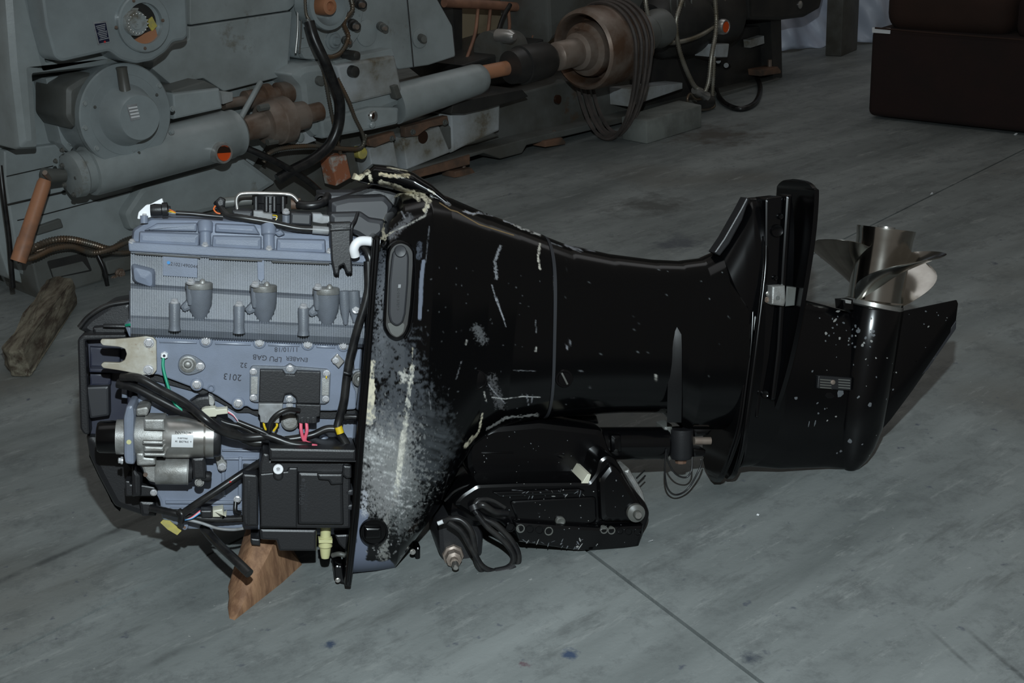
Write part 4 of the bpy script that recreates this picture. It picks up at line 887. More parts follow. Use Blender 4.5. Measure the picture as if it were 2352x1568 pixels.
M.bolt(279, 1057, .15, 9, stt, axis=(-1, 0, .2)); M.disc('paint_spot', 296, 1015, [(.19, 6), (.1986, 5.5)], 'pale_yellow', stt, 14)
sol = M.lathe('solenoid', (358, 1081, .15), (434, 1082, .15), [(0, 30), (.02, 31), (.95, 31), (.96, 32), (1, 31)], 'aluminium', stt, 32)
M.lathe('solenoid_cap', (432, 1082, .15), (466, 1082, .15), [(0, 29), (.3, 26), (.35, 20), (1, 18)], BP, sol, 24)
P('solenoid_nose', [(322, 1068), (360, 1055), (360, 1110), (342, 1106), (332, 1095), (328, 1078)], .11, .165, 'aluminium', sol, r=4, ch=.008); M.disc('rust_spot', 334, 1090, [(.15, 6), (.1665, 5)], 'rust', sol, 12)
P('terminal_block', [(440, 1052), (470, 1050), (474, 1100), (442, 1102)], .13, .175, BP, sol, r=3, ch=.005); M.lathe('terminal_boot', (462, 1093, .16), (486, 1095, .16), [(0, 13), (.8, 13), (1, 10)], BP, sol, 16); M.bolt(458, 1107, .165, 11, sol, 'aluminium')
lb_ = M.lathe('maker_label', (397, 1003, .1504), (446, 1003, .1504), [(0, 49.2), (1, 49.2)], 'white_label', stt, 4)
bpy.data.objects.remove(lb_)
v = []; f = []; a_, b_ = M.L(397, 1002, .15), M.L(446, 1003, .15); R_ = 49.35*M.mpp(397, 1002, .15)
for i in range(2):
    for k in range(9):
        t = math.radians(-17+34*k/8); e = (a_, b_)[i]; v.append((e.x, e.y+R_*math.sin(t), .15+R_*math.cos(t)))
for k in range(8): f.append((k, k+9, k+10, k+1))
lb_ = mk('maker_label', v, f, 'white_label', stt)
M.text('INNYROWI', 422, 993, .1935, 5.5, 'ink', lb_); M.text('M 000T87681', 420, 1006, .194, 3, 'ink', lb_); M.text('MI  EECTRIC  Y', 421, 1014, .1935, 4, 'ink', lb_)
P('starter_strap', [(492, 1046), (502, 1042), (522, 1066), (516, 1082), (502, 1080)], .10, .12, 'aluminium', None, r=4); M.bolt(510, 1072, .12, 10, stt)
# ---------------------------------------------------------------- cables across the engine
M.tube('battery_cable', [(280, 866, .13), (320, 868, .15), (370, 895, .16), (430, 928, .175), (475, 965, .195), (515, 992, .18), (560, 1004, .165), (610, 1002, .16)], 10, RB, None, seg=12)
M.tube('battery_cable', [(270, 880, .12), (310, 890, .13), (360, 915, .14), (420, 945, .15), (470, 962, .165), (520, 985, .155), (570, 1012, .15), (600, 1016, .15)], 11, RB, None, seg=12)
M.tube('starter_lead', [(465, 940, .15), (510, 968, .15), (560, 982, .15), (590, 1000, .15)], 7, RB, None)
P('relay_clip', [(432, 925), (452, 912), (480, 908), (492, 920), (490, 940), (455, 945)], .11, .14, BP, None, r=4, ch=.006); P('clip_tab', [(478, 906), (488, 910), (494, 922), (490, 934), (480, 930)], .13, .15, 'aluminium', None, r=3)
wc = P('white_connector', [(462, 942), (470, 938), (494, 936), (497, 940), (522, 938), (524, 950), (498, 953), (496, 957), (472, 958), (463, 954)], .155, .178, 'ivory', None, r=2, ch=.003)
for i, m in enumerate(('white_label', 'pink', 'ink')): M.tube('thin_wire', [(522, 942+3*i, .165), (536, 952+i*2, .165), (548, 968+i, .163), (560, 975, .16)], 1.3, m, wc)
M.tube('taped_harness', [(545, 968, .16), (575, 980, .162), (600, 990, .165), (625, 1002, .166)], 6, RB, None)
M.tube('black_loop_cable', [(688, 942, .165), (662, 940, .175), (638, 950, .178), (622, 968, .175), (617, 992, .17)], 5.5, RB, None)
hn = M.tube('main_harness', [(600, 995, .16), (630, 1005, .165), (665, 1018, .168), (700, 1024, .168), (745, 1030, .165), (790, 1036, .16), (815, 1040, .158)], 11, RB, None, corr=.08, pitch=.012, seg=12)
for x, y in ((717, 1020), (750, 1024), (775, 1032), (706, 1030)): P('red_tape_gap', [(x, y), (x+12, y+2), (x+11, y+5), (x-1, y+4)], .165, .178, 'pink', hn, ch=.0005)
dg = M.tube('diagonal_hose', [(600, 1060, .13), (560, 1085, .15), (500, 1125, .16), (450, 1158, .16), (415, 1182, .15)], 9, RB, None, seg=12)
P('red_mark', [(527, 1104), (533, 1106), (527, 1109)], .17, .171, 'red', dg, ch=0)
M.tube('lower_harness', [(345, 1166, .12), (375, 1172, .13), (410, 1180, .14), (450, 1188, .135), (500, 1192, .13), (560, 1190, .12)], 9, RB, None, corr=.06, pitch=.01)
M.tube('harness_knot', [(410, 1172, .15), (418, 1182, .155), (415, 1198, .15)], 8, RB, None)
M.tube('white_wire', [(425, 1192, .14), (460, 1200, .142), (500, 1213, .142), (535, 1216, .14), (560, 1213, .13)], 3.6, 'connector_grey', None)
for i, m in enumerate(('blue', 'white_label', 'pink')): M.tube('thin_wire', [(425+3*i, 1194-i, .15), (442, 1190-2*i, .152), (460, 1178-3*i, .15)], 1.2, m, None)
P('small_plug', [(460, 1172), (487, 1172), (487, 1190), (462, 1190)], .11, .145, BP, None, r=2, ch=.003); P('pale_connector', [(488, 1172), (512, 1168), (514, 1185), (520, 1180), (520, 1188), (488, 1188)], .11, .14, 'ivory', None, r=2, ch=.003)
P('yellow_tag', [(368, 1200), (374, 1194), (390, 1196), (417, 1219), (407, 1229), (385, 1216)], .10, .104, 'dirty_yellow', None, r=1, ch=.0005)
P('block_lug', [(416, 1196), (434, 1196), (432, 1214), (424, 1219), (417, 1214)], .04, .11, G, blk, r=4, ch=.003); M.disc('lug_hole', 424, 1211, [(.1, 3.5), (.1105, 3.2)], 'rust', blk, 12); M.bolt(484, 1219, .06, 6, blk)
M.tube('drain_hose', [(468, 1212, .10), (500, 1248, .16), (540, 1285, .22), (573, 1317, .25)], 10.5, RB, None, seg=14)
M.bolt(545, 1146, .12, 8.5, blk); M.tube('ground_strap', [(541, 1152, .12), (541, 1172, .125), (552, 1178, .12)], 5, RB, None)
# ---------------------------------------------------------------- relay and fuse box
bx = P('relay_box', [(596, 1064), (604, 1040), (618, 1042), (622, 1056), (806, 1060), (806, 1214), (598, 1214), (594, 1100)], .06, .19, BP, None, r=3, ch=.005)
P('box_tray', [(618, 1028), (818, 1032), (818, 1058), (618, 1056)], .06, .205, BP, bx, r=2, ch=.005); P('tray_lip', [(622, 1055), (818, 1058), (818, 1061), (622, 1059)], .06, .21, BP, bx, ch=.001)
P('box_lower', [(596, 1214), (728, 1216), (727, 1266), (640, 1266), (634, 1242), (598, 1240)], .05, .18, BP, bx, r=3, ch=.005)
P('left_module', [(557, 1088), (590, 1090), (594, 1100), (594, 1208), (560, 1208), (556, 1180)], .05, .185, BP, bx, r=4, ch=.006); P('module_rib', [(570, 1104), (574, 1104), (573, 1206), (569, 1206)], .1, .188, BP, bx, ch=.001)
P('raised_panel', [(597, 1088), (660, 1082), (664, 1074), (684, 1074), (682, 1212), (598, 1210)], .1, .198, BP, bx, r=2, ch=.003)
fc = P('fuse_cover', [(684, 1084), (790, 1086), (788, 1118), (790, 1206), (684, 1205)], .1, .202, BP, bx, r=4, ch=.006)
P('cover_step', [(728, 1088), (788, 1088), (788, 1112), (760, 1114), (755, 1104), (732, 1102)], .19, .212, BP, fc, r=3, ch=.004)
M.text('TUP60', 693, 1134, .2025, 13, 'grey_plastic', fc, rot=-90, ext=.0006); M.text('MINI FUSE BOX', 703, 1145, .2025, 6, 'grey_plastic', fc, rot=-90, ext=.0004); M.disc('embossed_ring', 697, 1102, [(.2, 4), (.2032, 4), (.2032, 3)], 'grey_plastic', fc, 14)
bo = P('screw_boss', [(626, 1078), (632, 1066), (646, 1066), (652, 1078), (650, 1100), (640, 1106), (628, 1100)], .15, .203, BP, bx, r=6, ch=.005)
M.disc('white_washer', 639, 1077, [(.2, 11.5), (.2065, 11.5), (.2075, 10), (.2075, 5), (.204, 4.5)], 'white_gloss', bo, 24); M.disc('screw', 639, 1077, [(.2, 4.5), (.206, 4)], 'bolt_steel', bo, 10)
for y in (1124, 1158): P('edge_connector', [(790, y), (812, y), (812, y+14), (790, y+16)], .12, .19, 'grey_plastic', bx, r=2, ch=.004)
P('edge_clip', [(788, 1068), (808, 1070), (808, 1098), (796, 1100), (786, 1092)], .12, .2, BP, bx, r=2, ch=.004); P('box_foot', [(575, 1236), (598, 1238), (598, 1254), (578, 1252)], .08, .15, BP, bx, r=2, ch=.003)
yc = M.lathe('check_valve', (748, 1210, .15), (747, 1281, .15), [(0, 12), (.3, 12), (.32, 15), (.62, 16), (.66, 13), (.9, 11), (1, 9)], 'pale_yellow', None, 18)
P('valve_band', [(732, 1240), (764, 1240), (764, 1248), (732, 1248)], .14, .166, 'pale_yellow', yc, ch=.002)
P('cowl_stay', [(768, 1228), (806, 1226), (806, 1262), (790, 1262), (778, 1250)], .02, .13, BP, None, r=2, ch=.004); M.tube('overflow_hose', [(764, 1275, .12), (780, 1272, .13), (800, 1278, .13)], 6, 'machine_dark', None)
lt = P('cowl_latch', [(766, 1302), (774, 1297), (788, 1300), (792, 1330), (806, 1340), (800, 1345), (775, 1336), (768, 1328)], .03, .16, BG, None, r=4, ch=.008); M.bolt(776, 1332, .16, 6, lt, 'steel')
# ---------------------------------------------------------------- lower cowl
CRM = (.62, .57, .43); GRY = (.30, .31, .33); PAL = (.47, .46, .42); BLU = (.135, .155, .21); SIL = (.36, .37, .40)
rg = np.random.default_rng(3)
STK = [  # cream crack edge around the broken corner
    ([(884, 548), (877, 520), (881, 488), (893, 458)], 4.6, CRM, .75, 7, 1), ([(893, 458), (905, 447), (922, 442)], 5.2, CRM, .8, 7, 1),
    ([(925, 440), (950, 448), (962, 458)], 5, CRM, .8, 6, 1), ([(966, 446), (984, 462), (978, 482)], 6, CRM, .8, 6, .95), ([(992, 440), (1002, 452)], 3, CRM, .8, 6, .9),
    ([(982, 475), (976, 495), (950, 510), (925, 522), (905, 530)], 3, PAL, .8, 5, .7), ([(868, 552), (890, 540), (905, 530)], 3.5, CRM, .8, 5, .8), ([(872, 560), (868, 600)], 1.6, CRM, .7, 6, .8),
    ([(922, 486), (930, 500)], 3, SIL, .5, 8, .5), ([(940, 500), (900, 540)], 12, SIL, 1., 4, .22), ([(1004, 450), (1032, 470)], 4, SIL, .5, 8, .7),
    # edge chips along the top, plus a golden edge reflection painted in
    ([(1066, 484), (1085, 492), (1100, 488), (1138, 496)], 3.6, SIL, .6, 6, 1), ([(1158, 506), (1180, 514)], 3.4, SIL, .7, 6, 1), ([(1184, 517), (1240, 538)], 4.2, (.5, .5, .48), .75, 5, 1),
    ([(1010, 466), (1035, 482), (1050, 486), (1100, 515), (1180, 540)], 1.3, (.30, .20, .09), .3, 20, .8), ([(1240, 560), (1236, 590), (1240, 618)], 3, (.55, .52, .45), .8, 5, .9),
    # band of scuffs down the flange
    ([(858, 560), (856, 640), (850, 780), (842, 930)], 2.4, PAL, .8, 6, .8), ([(849, 880), (848, 910), (851, 945), (848, 965)], 12, CRM, .6, 12, 1), ([(857, 830), (851, 900)], 5, CRM, .7, 10, 1),
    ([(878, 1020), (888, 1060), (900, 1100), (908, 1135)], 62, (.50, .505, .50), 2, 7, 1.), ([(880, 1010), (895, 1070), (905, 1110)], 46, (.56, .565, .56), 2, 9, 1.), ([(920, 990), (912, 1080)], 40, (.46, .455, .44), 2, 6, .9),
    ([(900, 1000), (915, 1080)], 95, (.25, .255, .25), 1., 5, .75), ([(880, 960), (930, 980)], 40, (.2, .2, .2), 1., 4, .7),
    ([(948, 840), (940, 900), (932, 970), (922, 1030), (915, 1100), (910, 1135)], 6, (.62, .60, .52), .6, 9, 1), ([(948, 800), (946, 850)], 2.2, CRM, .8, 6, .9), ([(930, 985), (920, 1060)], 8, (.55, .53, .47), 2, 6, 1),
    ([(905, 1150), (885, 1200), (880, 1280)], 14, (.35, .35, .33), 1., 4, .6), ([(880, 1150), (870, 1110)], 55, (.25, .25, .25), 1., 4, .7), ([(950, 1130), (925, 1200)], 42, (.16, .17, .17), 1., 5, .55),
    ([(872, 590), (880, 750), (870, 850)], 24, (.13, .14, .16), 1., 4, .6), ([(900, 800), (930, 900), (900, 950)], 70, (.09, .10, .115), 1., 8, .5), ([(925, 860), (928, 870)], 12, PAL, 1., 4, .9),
    ([(973, 600), (968, 640), (966, 690), (964, 730)], 4.2, (.15, .17, .22), .25, 18, .9), ([(964, 560), (962, 590)], 6, (.12, .14, .18), .4, 10, .4), ([(986, 520), (978, 600)], 1.6, (.16, .17, .19), .5, 10, .5),
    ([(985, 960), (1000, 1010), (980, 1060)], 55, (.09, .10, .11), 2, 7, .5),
    # bare blue-grey patch at the bottom corner
    ([(830, 1185), (832, 1240), (820, 1330)], 15, BLU, .3, 8, 1), ([(812, 1336), (878, 1314), (888, 1306)], 20, BLU, .25, 8, 1), ([(820, 1300), (870, 1302)], 14, BLU, .25, 8, 1),
    ([(838, 1130), (836, 1180)], 9, SIL, 1., 4, .9),
    # long scratches
    ([(1130, 655), (1140, 690), (1158, 735)], 1.8, SIL, .5, 8, .8), ([(1140, 680), (1162, 750)], 1.2, SIL, .5, 8, .7), ([(1145, 570), (1138, 595)], 1.5, GRY, .7, 6, .6), ([(1150, 565), (1136, 600), (1140, 640)], 4, GRY, 1., 4, .6),
    ([(1072, 782), (1070, 790)], 2.6, PAL, .5, 8, .8), ([(1096, 755), (1108, 780)], 14, (.3, .31, .32), 1., 3, .28), ([(1120, 880), (1135, 900), (1160, 926)], 1.4, SIL, .5, 6, .8), ([(1130, 912), (1160, 916), (1200, 910), (1240, 912)], 1.5, (.5, .5, .48), .5, 9, .9),
    ([(1112, 900), (1116, 920)], 3, PAL, .7, 5, .8), ([(1108, 950), (1100, 990), (1085, 1010)], 3, CRM, .8, 5, 1), ([(1085, 1005), (1070, 1025)], 4.5, CRM, .8, 5, 1), ([(1120, 985), (1160, 960), (1235, 952)], 4, (.3, .3, .29), 1., 4, .8),
    ([(1210, 905), (1214, 930)], 1.6, GRY, .7, 5, .7), ([(1222, 905), (1222, 925)], 1.4, GRY, .7, 5, .7), ([(1230, 735), (1232, 765)], 1.4, GRY, .7, 5, .6), ([(1232, 798), (1230, 806)], 2.4, PAL, .5, 6, .9), ([(985, 900), (990, 940)], 1.4, GRY, .6, 5, .6), ([(1060, 830), (1048, 870)], 1.4, GRY, .7, 5, .4),
    ([(1180, 850), (1230, 852)], 1.2, GRY, .5, 8, .5), ([(1128, 870), (1150, 930)], 14, (.25, .25, .26), 1., 3, .25)]
for i in range(70):
    x, y = rg.uniform(870, 1240), rg.uniform(560, 1150); STK.append(([(x, y), (x+rg.uniform(-2, 2), y+rg.uniform(-2, 2))], rg.uniform(1.0, 1.5), (.15, .16, .17), .3, 5, rg.uniform(.2, .6)))
for i in range(60):
    x, y = rg.uniform(840, 950), rg.uniform(1100, 1290); STK.append(([(x, y), (x+rg.uniform(-2, 2), y+rg.uniform(-2, 2))], rg.uniform(1.2, 2.6), (.4, .4, .4), .3, 5, rg.uniform(.3, .8)))
cw = M.loft('lower_cowl', [((868, 552), (798, 1350), .19, 9, .16), ((893, 490), (862, 1336), .195, 9, .14), ((925, 448), (905, 1320), .195, 7, .1), ((985, 436), (945, 1250), .187, 5.5, .06), ((1022, 449), (990, 1165), .17, 4.5), ((1110, 487), (1070, 1022), .145, 4), ((1180, 514), (1130, 980), .13, 4), ((1247, 540), (1240, 955), .121, 4)],
            'black_gloss', nu=240, nv=400, paint=painter(STK), bk=.12)
STF = [([(850, 404), (853, 416)], 4, CRM, .8, 5, 1), ([(872, 400), (905, 405), (936, 403)], 4, (.5, .42, .27), .8, 6, 1), ([(876, 419), (920, 433), (975, 452)], 5.5, CRM, .8, 7, 1), ([(890, 384), (935, 392)], 2, CRM, .8, 4, .8), ([(824, 410), (846, 394)], 4.5, CRM, .8, 5, 1), ([(985, 436), (998, 444)], 3, CRM, .8, 5, .8)]
M.loft('broken_cowl_lip', [((838, 392), (820, 418), .04, 3), ((856, 376), (850, 424), .05, 3), ((900, 380), (890, 428), .06, 3), ((945, 394), (940, 446), .07, 3), ((985, 420), (980, 462), .075, 3), ((1015, 447), (1010, 480), .08, 3)], 'black_gloss', nu=70, nv=60, paint=painter(STF))
for q in ([(812, 412), (818, 398), (826, 404), (840, 398), (842, 410), (826, 416)], [(840, 404), (852, 390), (862, 402), (858, 420), (846, 424)]): P('torn_edge', q, -.03, .03, 'cream_wear', None, r=1, ch=.004)
P('inner_liner', [(770, 455), (860, 425), (960, 450), (975, 500), (900, 545), (870, 550), (800, 480)], -.17, -.02, BP, None, r=4, ch=.01)
rl = P('cowl_rail', [(858, 548), (866, 540), (874, 545), (862, 700), (850, 860), (838, 1010), (826, 1180), (806, 1348), (792, 1346), (808, 1180), (820, 1010), (834, 860), (848, 700)], .10, .20, BG, None, r=3, ch=.006)
M.tube('rail_seal', [(860, 550, .2), (850, 690, .203), (836, 860, .203), (823, 1010, .203), (811, 1180, .203), (797, 1335, .203)], 4.5, BG, rl)
# oval grip
gp = P('side_grip', [(888, 600), (892, 570), (905, 556), (922, 552), (942, 558), (954, 575), (955, 610), (950, 700), (944, 752), (934, 775), (912, 786), (892, 776), (880, 755), (880, 730)], .17, .204, BG, None, r=10, ch=.006)
M.tube('grip_bead', [(952, 575, .203), (954, 640, .203), (949, 710, .203), (942, 752, .203), (930, 776, .203)], 2.2, BG, gp)
P('recess_floor', [(889, 742), (930, 742), (926, 764), (912, 775), (898, 766)], .19, .2062, 'machine_dark', gp, r=6, ch=.0004)
P('grip_recess', [(893, 600), (897, 574), (908, 562), (922, 558), (938, 564), (948, 578), (948, 610), (942, 700), (936, 745), (928, 766), (912, 777), (896, 768), (886, 750), (887, 725)], .19, .2055, MK, gp, r=8, ch=.0005)
gi = P('grip_insert', [(899, 600), (902, 580), (912, 569), (924, 567), (936, 575), (940, 590), (938, 650), (932, 720), (926, 742), (912, 751), (897, 742), (892, 722), (894, 650)], .19, .213, 'grey_plastic', gp, r=8, ch=.004)
M.disc('grip_button', 920, 577, [(.205, 14), (.2155, 14), (.217, 12), (.216, 3)], 'grey_plastic', gi, 24); M.text('C-FREE 800-OM', 915, 684, .2135, 6, BP, gi, rot=93, ext=.0004)
P('white_chip', [(915, 653), (921, 653), (920, 661), (914, 661)], .21, .2142, 'connector_grey', gi, ch=0)
def surf_disc(name, px, py, r, c, m, prof, p=None): return M.disc(name, px, py, [(c+a, r*b) for a, b in prof], m, p, 32)
surf_disc('round_plug', 1095, 872, 24, .148, BG, [(-.04, 1), (.0, 1), (.002, .97), (.002, .86), (.0005, .84), (.0015, .5)])
pg = surf_disc('slotted_plug', 1297, 870, 20, .112, BG, [(-.04, 1.05), (.003, 1.05), (.004, 1), (.004, .8), (.007, .75)]); P('plug_slot', [(1289, 858), (1293, 856), (1306, 882), (1302, 884)], .11, .1215, 'machine_dark', pg, ch=.001)
oc2 = M.disc('oval_cap', 859, 1222, [(.17, 33), (.20, 33), (.203, 31), (.203, 28), (.199, 27)], BG, None, 32)
P('cap_toggle', [(838, 1212), (876, 1212), (876, 1236), (838, 1238)], .19, .212, BG, oc2, r=3, ch=.004)
M.bolt(948, 1267, .12, 7, None, 'steel'); P('cowl_peg', [(954, 1258), (966, 1254), (966, 1312), (954, 1316)], .06, .1, BG, None, r=4, ch=.005)
P('cowl_foot', [(868, 1342), (912, 1325), (906, 1336), (880, 1346)], .05, .13, BG, None, r=3, ch=.006)
# ---------------------------------------------------------------- midsection
ST2 = [([(1300, 562), (1330, 574)], 4, SIL, .8, 8, .7), ([(1345, 572), (1365, 576)], 3, SIL, .9, 8, .6), ([(1262, 556), (1290, 566)], 1.5, GRY, .5, 9, .6), ([(1300, 580), (1306, 800)], .1, GRY, .5, 9, .1), ([(1300, 790), (1304, 805)], 1.6, SIL, .4, 6, .7), ([(1308, 780), (1312, 798)], 1.6, SIL, .4, 6, .7),
       ([(1352, 872), (1354, 890)], 1.5, GRY, .4, 6, .8), ([(1508, 860), (1504, 880)], 2, PAL, .6, 6, .8), ([(1330, 852), (1340, 852)], 1.3, GRY, .4, 6, .6)]
for i in range(25):
    x, y = rg.uniform(1260, 1680), rg.uniform(610, 960); STK2 = ([(x, y), (x+rg.uniform(-1, 1), y+rg.uniform(-2, 2))], rg.uniform(1, 1.6), (.2, .22, .23), .3, 5, rg.uniform(.2, .7)); ST2.append(STK2)
M.loft('seam_trim', [((1244, 538), (1237, 957), .1235, 4), ((1252, 542), (1243, 957), .1225, 4)], 'grey_plastic', nu=6, nv=60)
M.loft('midsection', [((1248, 541), (1240, 955), .118, 4), ((1300, 561), (1310, 951), .112, 3.6), ((1400, 583), (1420, 946), .10, 3.4), ((1500, 596), (1515, 946), .093, 3.4), ((1560, 599), (1545, 968), .09, 3.4), ((1610, 593), (1570, 984), .09, 3.4), ((1645, 577), (1655, 984), .088, 3.4), ((1688, 640), (1690, 978), .085, 3.4)],
       'black_gloss', nu=120, nv=150, paint=painter(ST2))
v = []; f = []
for (x0, x1), y, a, b in zip(((1543, 1546), (1541, 1565), (1538, 1566), (1535, 1566), (1533, 1566), (1532, 1565)), (735, 768, 800, 850, 910, 970), (.088, .0895, .090, .0895, .0885, .080), (.088, .0955, .0985, .0985, .096, .082)):
    for x, c in ((x0, a), ((x0+x1)/2, a*.35+b*.65), (x1, b), (x1+3, .08)): q = M.L(x, y, c); v.append((q.x, q.y, c))
for i in range(5):
    for k in range(3): f.append((i*4+k, (i+1)*4+k, (i+1)*4+k+1, i*4+k+1))
mk('side_crease', v, f, 'black_satin', M.root, 20)
# ---------------------------------------------------------------- lower housing, plates, gearcase
M.loft('exhaust_housing', [((1640, 580), (1660, 988), .08, 3), ((1690, 500), (1680, 1040), .075, 3), ((1716, 454), (1695, 1072), .07, 3), ((1765, 451), (1730, 1068), .06, 3), ((1812, 448), (1775, 1060), .05, 3)], BG, nu=40, nv=60)
P('housing_edge', [(1640, 580), (1662, 548), (1702, 478), (1715, 453), (1722, 456), (1706, 505), (1676, 560), (1654, 588)], .01, .045, BP, None, r=2, ch=.008)
M.plate('housing_flange', [(1732, 458, .02), (1731, 640, .055), (1726, 780, .078), (1713, 890, .085), (1700, 978, .088), (1680, 1043, .08), (1660, 1090, .05), (1648, 1107, .012)], .014, BG)
M.plate('splash_plate', [(1762, 500, .05), (1757, 627, .07), (1740, 771, .085), (1726, 882, .09), (1713, 980, .092), (1704, 1035, .08), (1688, 1085, .05), (1676, 1100, .012)], .012, BG)
M.tube('flange_rim', [(1732, 520, .04), (1731, 640, .055), (1726, 780, .078), (1713, 890, .085), (1700, 978, .088), (1680, 1043, .08), (1662, 1088, .05)], 4, BG, None)
M.tube('splash_rim', [(1760, 560, .058), (1757, 627, .07), (1740, 771, .085), (1726, 882, .09), (1713, 980, .092), (1704, 1035, .08), (1690, 1080, .052)], 5.5, BG, None)
av = M.plate('anti_ventilation_plate', [(1836, 412, .012), (1856, 418, .06), (1871, 432, .092), (1876, 448, .10), (1868, 550, .10), (1846, 690, .096), (1832, 764, .088), (1814, 843, .075), (1793, 914, .06), (1771, 971, .035)], .010, BG)
P('plate_rib', [(1806, 448), (1822, 446), (1812, 600), (1800, 800), (1782, 920), (1770, 920), (1784, 800), (1796, 600)], .02, .074, BG, None, r=4, ch=.012)
P('housing_fillet', [(1758, 455), (1800, 450), (1790, 640), (1770, 820), (1745, 960), (1735, 960), (1745, 760), (1757, 620)], .0, .064, BG, None, r=6, ch=.01)
for x, y, r in ((1785, 530, 15), (1793, 497, 7), (1781, 638, 6), (1757, 905, 9)):
    M.disc('drain_plug', x, y, [(.04, r), (.068, r), (.071, r*.9), (.069, r*.5)], BG, None, 20)
an = P('zinc_anode', [(1774, 657), (1804, 655), (1806, 690), (1802, 704), (1772, 700)], .05, .088, 'aluminium', None, r=2, ch=.004); M.disc('anode_screw', 1787, 684, [(.08, 6), (.0895, 5)], 'machine_dark', an, 14)
P('anode_side', [(1806, 657), (1830, 660), (1826, 702), (1804, 704)], .03, .07, 'machine_dark', an, ch=.003); M.bolt(1764, 674, .066, 6, None, 'steel'); M.bolt(1762, 688, .066, 7, None, 'rust_steel')
M.loft('gearcase_strut', [((1790, 640), (1722, 1070), .05, 2.4), ((1846, 688), (1790, 1076), .044, 2.3), ((1900, 702), (1850, 1074), .038, 2.3), ((1948, 716), (1900, 1073), .036, 2.3), ((2010, 720), (1950, 1078), .03, 2.3)], BG, nu=30, nv=40)
STRUT = bpy.data.objects['gearcase_strut']
gc_ = M.lathe('gearcase_torpedo', (2008, 704, 0), (1950, 1086, 0), [(0, 64), (.01, 66), (.25, 66), (.5, 64), (.7, 60), (.82, 50), (.9, 38), (.96, 22), (1, 4)], BG, None, 44)
def lens(name, pts, th, m):
    q = [M.L(x, y, 0) for x, y in pts]; c = sum(q, Vector())/len(q); n = len(q); v = []; f = []
    for k, (s_, w_) in enumerate(((1, th*.25), (.75, th*.8), (.35, th), (.01, th))):
        for a in q: b = c+(a-c)*s_; v.append((b.x, b.y, w_))
    for k, (s_, w_) in enumerate(((1, th*.25), (.75, th*.8), (.01, th))):
        for a in q: b = c+(a-c)*s_; v.append((b.x, b.y, -w_))
    for k in range(3):
        for i in range(n): j = (i+1) % n; f.append((k*n+i, k*n+j, (k+1)*n+j, (k+1)*n+i))
    for k in (4, 5):
        for i in range(n): j = (i+1) % n; f.append((k*n+j, k*n+i, (k+1)*n+i, (k+1)*n+j))
    for i in range(n): j = (i+1) % n; f.append((4*n+i, 4*n+j, j, i))
    return mk(name, v, f, m, M.root, 30)
lens('skeg', [(2060, 717), (2196, 689), (2199, 697), (2192, 752), (2150, 815), (2095, 895), (2045, 962), (2020, 990), (2000, 960), (2030, 800)], .011, BG)
P('skeg_chip', [(2197, 735), (2196, 755), (2130, 850), (2108, 868), (2125, 840), (2165, 780)], -.004, .006, 'grey_plastic', None, r=2, ch=.001)
P('gearcase_tab', [(1936, 690), (1960, 688), (1962, 712), (1938, 712)], .0, .04, BG, gc_, ch=.003); P('tab_chip', [(1942, 688), (1956, 690), (1955, 698), (1943, 696)], .02, .043, 'aluminium', gc_, ch=.001)
wi = P('water_inlet', [(1880, 862), (1957, 868), (1955, 897), (1877, 892)], .0, .047, BP, gc_, r=2, ch=.002)
for i in range(4):
    for a, b in ((1884, 1910), (1926, 1953)): P('inlet_slot', [(a, 870+i*6), (b, 872+i*6), (b, 875+i*6), (a, 873+i*6)], .04, .049, 'machine_dark', wi, ch=.0005)
M.disc('inlet_screw', 1914, 878, [(.04, 6), (.05, 5.5), (.051, 2)], 'rust_steel', wi, 14)
